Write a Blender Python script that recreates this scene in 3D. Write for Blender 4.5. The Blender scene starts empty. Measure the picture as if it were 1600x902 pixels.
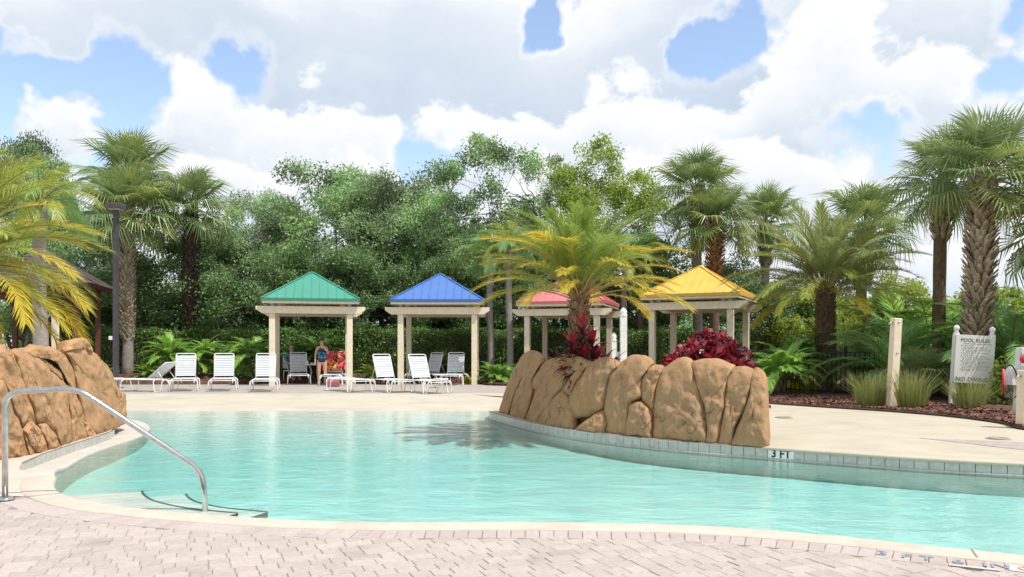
import bpy, bmesh, math, random
import numpy as np
from mathutils import Vector, Matrix, Euler, noise
from mathutils.geometry import tessellate_polygon
R = math.radians
SC = bpy.context.scene
COL = SC.collection
rng = np.random.default_rng(7)
random.seed(7)

# ------------------------------------------------------------------ camera, sky, sun, exposure
F, CX, HZ, CH = 1244.0, 800.0, 545.0, 1.30        # focal length in px of the 1600 px photo, centre, horizon row, camera height
cam_d = bpy.data.cameras.new('camera'); cam = bpy.data.objects.new('camera', cam_d); COL.objects.link(cam)
cam.location = (0, 0, CH); cam.rotation_euler = (R(90), 0, 0)
cam_d.sensor_width = 36; cam_d.lens = 36 * F / 1600
cam_d.shift_y = (HZ - 451) / 1600
cam_d.clip_start = .1; cam_d.clip_end = 3000
SC.camera = cam
SC.render.engine = 'CYCLES'
SC.cycles.use_denoising = True
SC.cycles.max_bounces = 8; SC.cycles.transparent_max_bounces = 12
SC.cycles.diffuse_bounces = 3; SC.cycles.glossy_bounces = 3
SC.cycles.caustics_reflective = False; SC.cycles.caustics_refractive = False
SC.cycles.sample_clamp_indirect = 6
SC.view_settings.view_transform = 'Standard'; SC.view_settings.look = 'None'; SC.view_settings.gamma = 1
SC.view_settings.exposure = 0.70
SUN_AZ, SUN_EL = 124.0, 60.0                        # degrees clockwise from +Y (away from camera), elevation
sd = Vector((math.sin(R(SUN_AZ)) * math.cos(R(SUN_EL)), math.cos(R(SUN_AZ)) * math.cos(R(SUN_EL)), math.sin(R(SUN_EL))))
sl = bpy.data.lights.new('sun', 'SUN'); sl.energy = 2.9; sl.angle = R(.53); sl.color = (1, .955, .89)
so = bpy.data.objects.new('sun', sl); COL.objects.link(so); so.rotation_euler = sd.to_track_quat('Z', 'Y').to_euler(); so.location = (0, 0, 30)

class NT:
    """short-hand for building node trees"""
    def __init__(s, tree): s.t = tree
    def n(s, typ, **kw):
        nd = s.t.nodes.new(typ)
        for k, v in kw.items():
            if k.startswith('i_'): pass
            else: setattr(nd, k, v)
        return nd
    def set(s, nd, key, v):
        if isinstance(v, bpy.types.NodeSocket): s.t.links.new(v, nd.inputs[key])
        elif v is not None: nd.inputs[key].default_value = v
    def m(s, op, a, b=None, c=None, clamp=False):
        nd = s.n('ShaderNodeMath', operation=op, use_clamp=clamp)
        for i, v in enumerate((a, b, c)): s.set(nd, i, v)
        return nd.outputs[0]
    def v(s, op, a, b=None, out=0):
        nd = s.n('ShaderNodeVectorMath', operation=op)
        for i, v in enumerate((a, b)):
            if v is not None: s.set(nd, i, v)
        return nd.outputs[out]
    def noise(s, vec, scale, detail=3, rough=.5, dist=0, out=0):
        nd = s.n('ShaderNodeTexNoise')
        if vec is not None: s.set(nd, 'Vector', vec)
        s.set(nd, 'Scale', scale); s.set(nd, 'Detail', detail); s.set(nd, 'Roughness', rough); s.set(nd, 'Distortion', dist)
        return nd.outputs[out]
    def smooth(s, x, a, b, lo=0., hi=1.):
        nd = s.n('ShaderNodeMapRange', interpolation_type='SMOOTHSTEP')
        s.set(nd, 0, x); s.set(nd, 1, a); s.set(nd, 2, b); s.set(nd, 3, lo); s.set(nd, 4, hi)
        return nd.outputs[0]
    def mix(s, f, a, b, blend='MIX'):
        nd = s.n('ShaderNodeMix', data_type='RGBA', blend_type=blend)
        s.set(nd, 0, f)
        for k, v in ((6, a), (7, b)):
            if isinstance(v, (tuple, list)): v = (*v[:3], 1)
            s.set(nd, k, v)
        return nd.outputs[2]
    def link(s, a, b): s.t.links.new(a, b)

def make_world():
    w = bpy.data.worlds.new('World'); SC.world = w; w.use_nodes = True
    w.node_tree.nodes.clear(); t = NT(w.node_tree)
    sky = t.n('ShaderNodeTexSky', sky_type='NISHITA', sun_disc=False)
    sky.sun_elevation = R(SUN_EL); sky.sun_rotation = R(SUN_AZ); sky.air_density = 1.0; sky.dust_density = .6; sky.ozone_density = 1.6
    tc = t.n('ShaderNodeTexCoord'); d = t.v('NORMALIZE', tc.outputs['Generated'])
    sep = t.n('ShaderNodeSeparateXYZ'); t.link(d, sep.inputs[0])
    z = sep.outputs[2]
    flat = t.v('NORMALIZE', t.v('MULTIPLY', d, (1, 1, 0)))
    p = t.v('MULTIPLY', d, (1, 1, 1.25))
    wv = t.v('ADD', p, t.v('MULTIPLY', t.noise(p, 8., 2, .5, 0, out=1), (.07, .07, .07)))
    vo = t.n('ShaderNodeTexVoronoi', feature='F1'); t.set(vo, 'Vector', wv); t.set(vo, 'Scale', 10.); t.set(vo, 'Detail', 3.); t.set(vo, 'Roughness', .55); vo.normalize = True
    fb = t.noise(p, 9., 6, .62, .2)
    heap = t.m('ADD', t.m('MULTIPLY', t.m('SUBTRACT', .42, vo.outputs[0]), .17), t.m('MULTIPLY', t.m('SUBTRACT', fb, .5), .20))   # cauliflower outline
    dw = t.v('ADD', d, t.v('MULTIPLY', t.v('SUBTRACT', t.noise(d, 9., 4, .6, 0, out=1), (.5, .5, .5)), (.16, .1, .14)))
    hole = None
    for (px, py, r, amt) in BLUE:                     # open blue between the clouds
        c = Vector(((px - CX) / F, 1, (HZ - py) / F)).normalized()
        L = t.v('DISTANCE', dw, tuple(c), out='Value')
        h_ = t.smooth(L, 0., r / F * 1.5, amt, 0.); hole = h_ if hole is None else t.m('MAXIMUM', hole, h_)
    for (px, py, r, amt) in PUFF:                     # separate heaps of cloud in the gaps
        c = Vector(((px - CX) / F, 1, (HZ - py) / F)).normalized(); hole = t.m('SUBTRACT', hole, t.smooth(t.v('DISTANCE', dw, tuple(c), out='Value'), 0., r / F * 1.4, amt, 0.))
    hsv = t.n('ShaderNodeHueSaturation'); t.set(hsv, 'Saturation', .95); t.set(hsv, 'Value', SKY_GAIN); t.link(sky.outputs[0], hsv.inputs['Color'])
    fin = t.mix(t.smooth(z, 0., .3, .35, .06), hsv.outputs[0], CLOUD_LIGHT)
    gp = t.m('SUBTRACT', hole, t.m('MULTIPLY', heap, 1.9))
    keep = t.m('MULTIPLY', t.smooth(gp, .09, .29, 1., 0.), t.smooth(z, -.01, .02)); rim = t.smooth(gp, .0, .18, 0., .32)
    # banks of cumulus, the highest first, each lower bank in front of it: white heads, greyer bodies, soft bases
    for i, (h, amp, fq, T) in enumerate(BANKS):
        H = t.m('ADD', t.m('MULTIPLY', t.m('SUBTRACT', t.noise(t.v('ADD', flat, (i * 3.7 + CSEED, i * 1.9, 0)), fq, 1, .55), .5), amp), h)
        s_ = t.m('SUBTRACT', t.m('SUBTRACT', z, H), heap)
        m_ = t.m('MULTIPLY', t.smooth(s_, .008, -.012), t.smooth(s_, -T * 1.5, -T * .7))
        m_ = t.m('MULTIPLY', m_, keep)
        body = t.m('ADD', t.smooth(s_, 0., -.13, 1., .18), t.m('ADD', t.m('MULTIPLY', heap, 4.2), rim), clamp=True)
        fin = t.mix(m_, fin, t.mix(body, CLOUD_DARK, CLOUD_LIGHT))
    bg = t.n('ShaderNodeBackground'); t.link(fin, bg.inputs['Color']); t.set(bg, 'Strength', SKY_STRENGTH)
    out = t.n('ShaderNodeOutputWorld'); t.link(bg.outputs[0], out.inputs['Surface'])
    w.cycles.sampling_method = 'MANUAL'; w.cycles.sample_map_resolution = 512
BLUE = [(30, 110, 95, .65), (115, 120, 95, .65), (170, 165, 70, .5), (215, 130, 55, .45), (20, 190, 50, .4), (355, 112, 55, .42), (185, 268, 60, .4), (672, 235, 55, .4), (840, 25, 45, .5), (1090, 95, 50, .5), (1165, 45, 70, .5), (1130, 70, 40, .5), (1215, 25, 40, .4), (1345, 205, 70, .42), (1400, 175, 50, .4), (1565, 110, 55, .42), (1590, 20, 45, .35), (700, 190, 40, .2)]
PUFF = [(50, 45, 62, .75), (110, 185, 50, .5), (960, 60, 80, .4), (1300, 90, 120, .35), (1450, 60, 90, .3)]
BANKS = [(1.05, .4, 1.6, .4), (.80, .35, 1.8, .3), (.56, .25, 2.2, .22), (.42, .26, 2.6, .20), (.30, .22, 3.2, .17), (.20, .17, 3.8, .15), (.115, .11, 4.6, .14)]
CSEED = 9.1
SKY_STRENGTH = .13
SKY_GAIN = 1.12
CLOUD_DARK = (2.7, 3.25, 3.95)
CLOUD_LIGHT = (4.75, 4.85, 4.95)
make_world()

# ------------------------------------------------------------------ mesh helpers
def gnd(x, y, z=0.0):
    """the place on the level z that the photo shows at pixel (x, y)"""
    Y = (CH - z) * F / (y - HZ); return ((x - CX) * Y / F, Y)
def XatY(px, Y): return (px - CX) * Y / F
def Zat(py, Y): return CH + (HZ - py) * Y / F

def new_mesh(name, verts, faces, mats, smooth=False, midx=None):
    me = bpy.data.meshes.new(name)
    me.from_pydata([tuple(v) for v in verts], [], [tuple(f) for f in faces])
    for m in (mats if isinstance(mats, (list, tuple)) else [mats]): me.materials.append(m)
    if midx is not None: me.polygons.foreach_set('material_index', midx)
    if smooth: me.polygons.foreach_set('use_smooth', [True] * len(me.polygons))
    me.update(); return me
def np_mesh(name, V, Fc, mats, smooth=False):
    """V (n,3) float, Fc (m,k) int: fast path for leaf clouds"""
    V = np.asarray(V, np.float32); Fc = np.asarray(Fc, np.int32)
    me = bpy.data.meshes.new(name); k = Fc.shape[1]
    me.vertices.add(len(V)); me.vertices.foreach_set('co', V.ravel())
    me.loops.add(Fc.size); me.loops.foreach_set('vertex_index', Fc.ravel())
    me.polygons.add(len(Fc)); me.polygons.foreach_set('loop_start', np.arange(0, Fc.size, k, dtype=np.int32))
    try: me.polygons.foreach_set('loop_total', np.full(len(Fc), k, np.int32))
    except Exception: pass
    for m in (mats if isinstance(mats, (list, tuple)) else [mats]): me.materials.append(m)
    if smooth: me.polygons.foreach_set('use_smooth', np.ones(len(Fc), bool))
    me.update(calc_edges=True); me.validate(); return me
def ob(name, me, parent=None, loc=(0, 0, 0), rot=(0, 0, 0), scale=(1, 1, 1)):
    o = bpy.data.objects.new(name, me); COL.objects.link(o)
    o.location = loc; o.rotation_euler = rot; o.scale = scale if isinstance(scale, (tuple, list)) else (scale,) * 3
    if parent is not None: o.parent = parent
    return o
def tag(o, label=None, cat=None, group=None, kind=None):
    if label: o['label'] = label
    if cat: o['category'] = cat
    if group: o['group'] = group
    if kind: o['kind'] = kind
    return o
def empty(name, label, cat, loc=(0, 0, 0), rz=0, group=None):
    o = bpy.data.objects.new(name, None); COL.objects.link(o); o.location = loc; o.rotation_euler = (0, 0, rz); o.empty_display_size = .1
    return tag(o, label, cat, group)

class MB:
    def __init__(s): s.v = []; s.f = []; s.m = []
    def add(s, vs, fs, mi=0):
        k = len(s.v); s.v += [tuple(p) for p in vs]; s.f += [tuple(i + k for i in f) for f in fs]; s.m += [mi] * len(fs)
    def box(s, c, size, rz=0, mi=0, ch=0):
        cx, cy, cz = c; a, b, h = size[0] / 2, size[1] / 2, size[2] / 2; co, si = math.cos(rz), math.sin(rz)
        def T(x, y, z): return (cx + x * co - y * si, cy + x * si + y * co, cz + z)
        if ch <= 0:
            vs = [T(x, y, z) for z in (-h, h) for (x, y) in ((-a, -b), (a, -b), (a, b), (-a, b))]
            s.add(vs, [(3, 2, 1, 0), (4, 5, 6, 7), (0, 1, 5, 4), (1, 2, 6, 5), (2, 3, 7, 6), (3, 0, 4, 7)], mi)
        else:
            vs = [T(x, y, -h) for (x, y) in ((-a, -b), (a, -b), (a, b), (-a, b))] + [T(x, y, h - ch) for (x, y) in ((-a, -b), (a, -b), (a, b), (-a, b))] + [T(x, y, h) for (x, y) in ((-a + ch, -b + ch), (a - ch, -b + ch), (a - ch, b - ch), (-a + ch, b - ch))]
            fs = [(3, 2, 1, 0), (8, 9, 10, 11)]
            for k in (0, 4):
                for i in range(4): j = (i + 1) % 4; fs.append((k + i, k + j, k + 4 + j, k + 4 + i))
            s.add(vs, fs, mi)
        return s
    def bar(s, p0, p1, w, h, mi=0, up=(0, 0, 1)):
        p0, p1 = Vector(p0), Vector(p1); d = (p1 - p0).normalized(); u = Vector(up)
        sd_ = d.cross(u)
        if sd_.length < 1e-4: sd_ = d.cross(Vector((1, 0, 0)))
        sd_.normalize(); u = sd_.cross(d)
        vs = []
        for p in (p0, p1):
            for a, b in ((-1, -1), (1, -1), (1, 1), (-1, 1)): vs.append(p + sd_ * a * w / 2 + u * b * h / 2)
        s.add(vs, [(3, 2, 1, 0), (4, 5, 6, 7), (0, 1, 5, 4), (1, 2, 6, 5), (2, 3, 7, 6), (3, 0, 4, 7)], mi); return s
    def tube(s, path, r, n=8, mi=0, closed=False, cap=True):
        P = [Vector(p) for p in path]; N = len(P); rs = r if isinstance(r, (list, tuple)) else [r] * N
        vs = []; ref = None
        for i in range(N):
            a = P[(i - 1) % N] if (closed or i > 0) else P[i]; b = P[(i + 1) % N] if (closed or i < N - 1) else P[i]
            t = (b - a).normalized()
            if ref is None: ref = t.orthogonal().normalized()
            ref = (ref - t * ref.dot(t))
            if ref.length < 1e-5: ref = t.orthogonal()
            ref.normalize(); q = t.cross(ref)
            for k in range(n):
                an = 2 * math.pi * k / n; vs.append(P[i] + (ref * math.cos(an) + q * math.sin(an)) * rs[i])
        fs = []
        for i in range(N if closed else N - 1):
            j = (i + 1) % N
            for k in range(n): l = (k + 1) % n; fs.append((i * n + k, i * n + l, j * n + l, j * n + k))
        if cap and not closed: fs.append(tuple(range(n - 1, -1, -1))); fs.append(tuple((N - 1) * n + k for k in range(n)))
        s.add(vs, fs, mi); return s
    def lathe(s, prof, c=(0, 0, 0), n=16, mi=0):
        vs = []; fs = []
        for (r, z) in prof:
            for k in range(n): a = 2 * math.pi * k / n; vs.append((c[0] + r * math.cos(a), c[1] + r * math.sin(a), c[2] + z))
        for i in range(len(prof) - 1):
            for k in range(n): l = (k + 1) % n; fs.append((i * n + k, i * n + l, (i + 1) * n + l, (i + 1) * n + k))
        fs.append(tuple(range(n - 1, -1, -1))); fs.append(tuple((len(prof) - 1) * n + k for k in range(n)))
        s.add(vs, fs, mi); return s
    def mesh(s, name, mats, smooth=False): return new_mesh(name, s.v, s.f, mats, smooth, s.m)
    def build(s, name, mats, parent=None, smooth=False, **k): return ob(name, s.mesh(name, mats, smooth), parent, **k)

def catmull(P, n=8):
    P = [Vector((*p, 0)) if len(p) == 2 else Vector(p) for p in P]; out = []
    for i in range(len(P) - 1):
        a, b, c, d = P[max(i - 1, 0)], P[i], P[i + 1], P[min(i + 2, len(P) - 1)]
        for k in range(n):
            t = k / n
            out.append(.5 * ((2 * b) + (c - a) * t + (2 * a - 5 * b + 4 * c - d) * t * t + (3 * b - a - 3 * c + d) * t ** 3))
    out.append(P[-1]); return out
def resample(P, step):
    P = [Vector(p) for p in P]; out = [P[0].copy()]; acc = 0
    for a, b in zip(P, P[1:]):
        L = (b - a).length
        while acc + L >= step and L > 1e-9:
            t = (step - acc) / L; a = a.lerp(b, t); out.append(a.copy()); L = (b - a).length; acc = 0
        acc += L
    return out
def offset(P, d):
    """offset a plan polyline to its left by d"""
    out = []
    for i, p in enumerate(P):
        a = P[max(i - 1, 0)]; b = P[min(i + 1, len(P) - 1)]; t = (b - a); t.z = 0; t.normalize()
        out.append(p + Vector((-t.y, t.x, 0)) * d)
    return out
def sheet(name, pts, z, mat):
    vs = [Vector((p[0], p[1], z)) for p in pts]
    tris = tessellate_polygon([vs]); fs = []
    for t_ in tris:
        a, b, c = (vs[i] for i in t_); n_ = (b - a).cross(c - a)
        fs.append(t_ if n_.z > 0 else (t_[0], t_[2], t_[1]))
    return new_mesh(name, vs, fs, mat)
def ruled(name, A, B, mat, n=1, smooth=True, prof=None):
    """surface between two polylines of equal length"""
    vs = []; fs = []
    for a, b in zip(A, B):
        for k in range(n + 1):
            p = Vector(a).lerp(Vector(b), k / n)
            if prof: p = prof(p, k / n)
            vs.append(p)
    for i in range(len(A) - 1):
        for k in range(n): q = i * (n + 1) + k; fs.append((q, q + 1, q + n + 2, q + n + 1))
    return new_mesh(name, vs, fs, mat, smooth)

# ------------------------------------------------------------------ materials
MATS = {}
def pmat(name, col, rough=.6, metal=0, col2=None, scale=6., detail=4, bump=0., bscale=40., spec=.4, coat=0, isl=0., stretch=None, lo=.35, hi=.65, col3=None, s3=1.5, obj_rand=0.):
    """principled material, two noise-mixed tones, fine bump, per-piece variation"""
    m = bpy.data.materials.new(name); m.use_nodes = True; m.node_tree.nodes.clear(); t = NT(m.node_tree)
    b = t.n('ShaderNodeBsdfPrincipled'); o = t.n('ShaderNodeOutputMaterial'); t.link(b.outputs[0], o.inputs[0])
    t.set(b, 'Roughness', rough); t.set(b, 'Metallic', metal); t.set(b, 'Specular IOR Level', spec); t.set(b, 'Coat Weight', coat)
    g = t.n('ShaderNodeNewGeometry'); pos = g.outputs['Position']
    if stretch: pos = t.v('MULTIPLY', pos, stretch)
    c = None
    if col2 is not None:
        f = t.smooth(t.noise(pos, scale, detail, .6), lo, hi); c = t.mix(f, col, col2)
    if col3 is not None:
        c = t.mix(t.smooth(t.noise(pos, s3, 5, .65, .3), .52, .72), c if c is not None else col, col3)
    if isl > 0:
        src = g.outputs['Random Per Island']
        c = t.mix(1., c if c is not None else col, None, 'MULTIPLY')
        mr = t.n('ShaderNodeMapRange'); t.link(src, mr.inputs[0]); t.set(mr, 3, 1 - isl); t.set(mr, 4, 1 + isl)
        cc = t.n('ShaderNodeCombineColor'); [t.link(mr.outputs[0], cc.inputs[i]) for i in range(3)]; t.link(cc.outputs[0], c.node.inputs[7])
    if obj_rand > 0:
        oi = t.n('ShaderNodeObjectInfo')
        c = t.mix(1., c if c is not None else col, None, 'MULTIPLY')
        mr = t.n('ShaderNodeMapRange'); t.link(oi.outputs['Random'], mr.inputs[0]); t.set(mr, 3, 1 - obj_rand); t.set(mr, 4, 1 + obj_rand)
        cc = t.n('ShaderNodeCombineColor'); [t.link(mr.outputs[0], cc.inputs[i]) for i in range(3)]; t.link(cc.outputs[0], c.node.inputs[7])
    if c is None: t.set(b, 'Base Color', (*col, 1))
    else: t.link(c, b.inputs['Base Color'])
    if bump:
        bp = t.n('ShaderNodeBump'); t.set(bp, 'Strength', bump); t.set(bp, 'Distance', .02); t.link(t.noise(pos, bscale, 6, .6), bp.inputs['Height']); t.link(bp.outputs[0], b.inputs['Normal'])
    MATS[name] = m; return m
def leafmat(name, c1, c2, trans=.35, rough=.45, spec=.35, big=None):
    """foliage: each leaf its own tone between c1 and c2, light shines through"""
    m = bpy.data.materials.new(name); m.use_nodes = True; m.node_tree.nodes.clear(); t = NT(m.node_tree)
    b = t.n('ShaderNodeBsdfPrincipled'); o = t.n('ShaderNodeOutputMaterial'); tr = t.n('ShaderNodeBsdfTranslucent'); mx = t.n('ShaderNodeMixShader')
    g = t.n('ShaderNodeNewGeometry'); c = t.mix(g.outputs['Random Per Island'], c1, c2)
    if big:
        c = t.mix(t.smooth(t.noise(g.outputs['Position'], big[0], 2, .5), .4, .62), c, big[1])
    t.link(c, b.inputs['Base Color']); t.set(b, 'Roughness', rough); t.set(b, 'Specular IOR Level', spec)
    hs = t.n('ShaderNodeHueSaturation'); t.set(hs, 'Value', 1.35); t.set(hs, 'Hue', .488); t.link(c, hs.inputs['Color']); t.link(hs.outputs[0], tr.inputs[0])
    t.set(mx, 0, trans); t.link(b.outputs[0], mx.inputs[1]); t.link(tr.outputs[0], mx.inputs[2]); t.link(mx.outputs[0], o.inputs[0])
    MATS[name] = m; return m
M = MATS
pmat('cream_deck', (.50, .445, .345), .8, col2=(.45, .40, .31), scale=1.6, detail=7, bump=.2, bscale=60, col3=(.39, .345, .28), s3=.45)
pmat('coping', (.57, .49, .41), .75, col2=(.52, .445, .375), scale=4, detail=7, bump=.3, bscale=90, col3=(.45, .39, .335), s3=1.4)
pmat('ledge', (.56, .53, .47), .6, col2=(.50, .465, .41), scale=4, bump=.1, bscale=60)
pmat('paver', (.49, .415, .38), .85, col2=(.43, .365, .335), scale=25, detail=5, bump=.4, bscale=160, obj_rand=.08, col3=(.375, .32, .29), s3=1.6)
pmat('paver_rest', (.49, .415, .38), .85, col2=(.43, .365, .335), scale=25, detail=5, bump=.4, bscale=160, isl=.08, col3=(.375, .32, .29), s3=1.6)
pmat('joint_sand', (.36, .31, .275), .95, col2=(.29, .245, .22), scale=30, bump=.3, bscale=200)
pmat('tile', (.50, .49, .455), .25, col2=(.42, .41, .375), scale=14, detail=5, obj_rand=.06, spec=.5)
pmat('grout', (.24, .24, .23), .9)
pmat('plaster', (.80, .80, .72), .8, col2=(.72, .74, .68), scale=2.2, detail=6, bump=.2, bscale=30)
pmat('dark_tile', (.03, .045, .05), .3)
def rockmat(name, base, warm, pale, stain):
    """sprayed concrete rock: mottled tones, blotchy stains, pits and hairline cracks"""
    m = bpy.data.materials.new(name); m.use_nodes = True; m.node_tree.nodes.clear(); t = NT(m.node_tree)
    b = t.n('ShaderNodeBsdfPrincipled'); o = t.n('ShaderNodeOutputMaterial'); t.link(b.outputs[0], o.inputs[0]); t.set(b, 'Roughness', .88); t.set(b, 'Specular IOR Level', .25)
    p = t.n('ShaderNodeNewGeometry').outputs['Position']
    c = t.mix(t.smooth(t.noise(p, 3.2, 7, .65), .36, .64), base, warm)
    c = t.mix(t.smooth(t.noise(p, 9., 6, .7), .50, .74), c, pale)
    st = t.v('MULTIPLY', p, (2.2, 2.2, .55)); c = t.mix(t.smooth(t.noise(st, 2.6, 6, .65, .6), .52, .72), c, stain)
    c = t.mix(t.smooth(t.noise(p, 60., 3, .6), .58, .72), c, pale)
    w = t.v('ADD', p, t.v('MULTIPLY', t.noise(p, 3., 4, .6, 0, out=1), (.5, .5, .5)))
    vo = t.n('ShaderNodeTexVoronoi', feature='DISTANCE_TO_EDGE'); t.link(t.v('MULTIPLY', w, (1, 1, .6)), vo.inputs['Vector']); t.set(vo, 'Scale', 1.9)
    crack = t.smooth(vo.outputs[0], 0., .016)
    gate = t.smooth(t.noise(p, 1.7, 2, .5), .40, .48)
    crack = t.m('MAXIMUM', crack, gate)
    t.link(t.mix(crack, tuple(x * .62 for x in base), c), b.inputs['Base Color'])
    h = t.m('ADD', t.m('MULTIPLY', t.noise(p, 14., 7, .68), .55), t.m('ADD', t.m('MULTIPLY', t.noise(p, 70., 4, .6), .22), t.m('MULTIPLY', crack, .5)))
    bp = t.n('ShaderNodeBump'); t.set(bp, 'Strength', .9); t.set(bp, 'Distance', .035); t.link(h, bp.inputs['Height']); t.link(bp.outputs[0], b.inputs['Normal'])
    MATS[name] = m
rockmat('rock_left', (.49, .275, .14), (.42, .23, .115), (.54, .36, .22), (.35, .22, .13))
rockmat('rock_right', (.42, .25, .135), (.38, .215, .105), (.45, .31, .19), (.30, .215, .125))
pmat('cream_paint', (.78, .68, .50), .5, col2=(.69, .605, .475), scale=8, bump=.05, bscale=60)
pmat('white_paint', (.78, .78, .77), .45, col2=(.70, .70, .69), scale=5)
pmat('white_metal', (.80, .80, .79), .3)
pmat('strap', (.62, .65, .68), .45, obj_rand=.04)
pmat('steel', (.62, .62, .60), .16, 1.0, col2=(.5, .5, .5), scale=20)
pmat('bronze', (.06, .052, .06), .45, col2=(.08, .068, .078), scale=5)
pmat('black_metal', (.012, .012, .013), .45)
pmat('lamp_glass', (.55, .55, .5), .2)
pmat('mulch', (.15, .07, .048), .95, col2=(.10, .04, .028), scale=16, detail=8, bump=1., bscale=45, col3=(.24, .11, .075), s3=5)
pmat('mulch_chip', (.175, .082, .058), .9, isl=.55)
pmat('grass', (.13, .17, .045), .95, col2=(.09, .13, .035), scale=1.5, bump=.8, bscale=60, col3=(.20, .19, .08), s3=.4)
pmat('soil', (.09, .06, .04), .95, bump=.6, bscale=40)
pmat('brown_wood', (.13, .045, .028), .55, col2=(.095, .033, .022), scale=9)
pmat('shingle', (.12, .10, .085), .9, col2=(.085, .07, .06), scale=9, isl=.25, bump=.4, bscale=80)
pmat('oak_bark', (.10, .08, .06), .95, col2=(.15, .13, .11), scale=9, detail=6, bump=.8, bscale=30)
pmat('palm_grey', (.33, .30, .27), .9, col2=(.24, .21, .19), scale=7, detail=6, bump=.5, bscale=25, stretch=(1, 1, 3))
pmat('palm_brown', (.19, .12, .075), .95, col2=(.11, .075, .05), scale=12, detail=6, bump=.8, bscale=30)
pmat('palm_boot', (.46, .375, .27), .85, col2=(.34, .26, .18), scale=14, detail=5, bump=.4, bscale=40, isl=.35)
pmat('palm_boot_orange', (.33, .19, .10), .85, col2=(.22, .125, .07), scale=14, detail=5, bump=.4, bscale=40, isl=.35)
pmat('palm_dark', (.06, .042, .035), .95, col2=(.10, .07, .055), scale=14, detail=6, bump=.8, bscale=40, isl=.3)
pmat('petiole', (.30, .26, .08), .5)
pmat('petiole_orange', (.46, .28, .09), .5)
pmat('petiole_green', (.14, .20, .05), .5)
pmat('skin', (.56, .32, .22), .55)
pmat('skin_red', (.50, .25, .17), .55)
pmat('hair_dark', (.06, .035, .025), .5)
pmat('hair_grey', (.35, .30, .26), .6)
pmat('swim_navy', (.015, .02, .045), .6)
pmat('swim_teal', (.03, .26, .42), .6)
pmat('shirt_blue', (.07, .17, .32), .8)
pmat('shorts', (.12, .12, .14), .8)
pmat('towel_pink', (.80, .07, .09), .95, bump=.4, bscale=300)
pmat('bag_pink', (.33, .10, .14), .8)
pmat('blue_plastic', (.03, .10, .42), .4)
pmat('white_plastic', (.8, .8, .8), .4)
pmat('red_plastic', (.62, .05, .04), .35)
pmat('ink', (.10, .13, .115), .8)
pmat('ink_blue', (.27, .30, .37), .8)
pmat('worn_white', (.56, .52, .49), .8)
pmat('worn_red', (.50, .30, .29), .8)
pmat('black_ink', (.015, .015, .015), .7)
for nm, c in (('green', (.05, .29, .20)), ('blue', (.065, .17, .48)), ('red', (.64, .19, .20)), ('yellow', (.74, .46, .075))):
    pmat('roof_' + nm, c, .42, col2=tuple(x * .84 + .02 for x in c), scale=2.2, detail=6, spec=.45, col3=tuple(x * .8 + .05 for x in c), s3=.9)
    pmat('fascia_' + nm, tuple(x * .75 for x in c), .35)
# ------------------------------------------------------------------ the setting: ground, deck, pool
WZ = -.14                                             # water level
N_PATH = catmull([(14, .6), (9, 2.2), (6, 3.35), (4.3, 4.32), (3.21, 4.99), (2.72, 5.25), (2.18, 5.54), (1.41, 5.82), (.48, 5.94), (-.24, 5.96), (-.95, 5.95), (-1.70, 6.04), (-2.41, 6.24), (-3.04, 6.47), (-3.50, 6.70), (-4.0, 7.10), (-4.35, 7.55), (-4.62, 8.05)], 8)
P_RIGHT = catmull([(.9, 18.9), (.05, 18.2), (-.42, 17.3), (-.46, 16.5), (-.23, 15.7), (.10, 14.7), (.48, 13.75), (1.02, 12.77), (1.73, 11.83), (2.6, 11.0), (3.40, 10.45), (3.94, 10.06), (4.87, 9.45), (5.79, 9.0), (7, 8.6), (9, 8.3), (16, 8.2)], 8)
LEDGE_IN = catmull([(-4.50, 7.78), (-4.62, 8.05), (-4.88, 8.5), (-5.16, 9.1), (-5.45, 9.85), (-5.72, 10.8), (-5.88, 11.8), (-5.98, 12.6), (-6.2, 13.5), (-6.65, 14.6), (-7.3, 15.6), (-8.2, 16.5), (-9.6, 17.3), (-12, 18)], 6)
RISER = catmull([(-4.72, 7.75), (-4.95, 8.05), (-5.35, 8.5), (-5.62, 9.1), (-5.80, 9.85), (-5.97, 10.7), (-6.12, 11.6), (-6.30, 12.5), (-6.55, 13.1), (-7.0, 13.75), (-7.7, 14.5), (-8.6, 15.2), (-10, 15.8), (-12.4, 16.3)], 6)
def smst(x, a, b): t = min(max((x - a) / (b - a), 0), 1); return t * t * (3 - 2 * t)

# terrain to the horizon, with a hole where the pool lies
outer = [Vector((-900, -300, -.05)), Vector((900, -300, -.05)), Vector((900, 1500, -.05)), Vector((-900, 1500, -.05))]
hole = [Vector((-13, -.5, -.05)), Vector((-13, 24, -.05)), Vector((17, 24, -.05)), Vector((17, -.5, -.05))]
vs = outer + hole; tr = tessellate_polygon([outer, hole]); fs = []
for t_ in tr:
    a, b, c = (vs[i] for i in t_); fs.append(t_ if (b - a).cross(c - a).z > 0 else (t_[0], t_[2], t_[1]))
tag(ob('ground', new_mesh('ground', vs, fs, M['grass'])), 'green grass ground beyond the pool deck', kind='structure')

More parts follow.
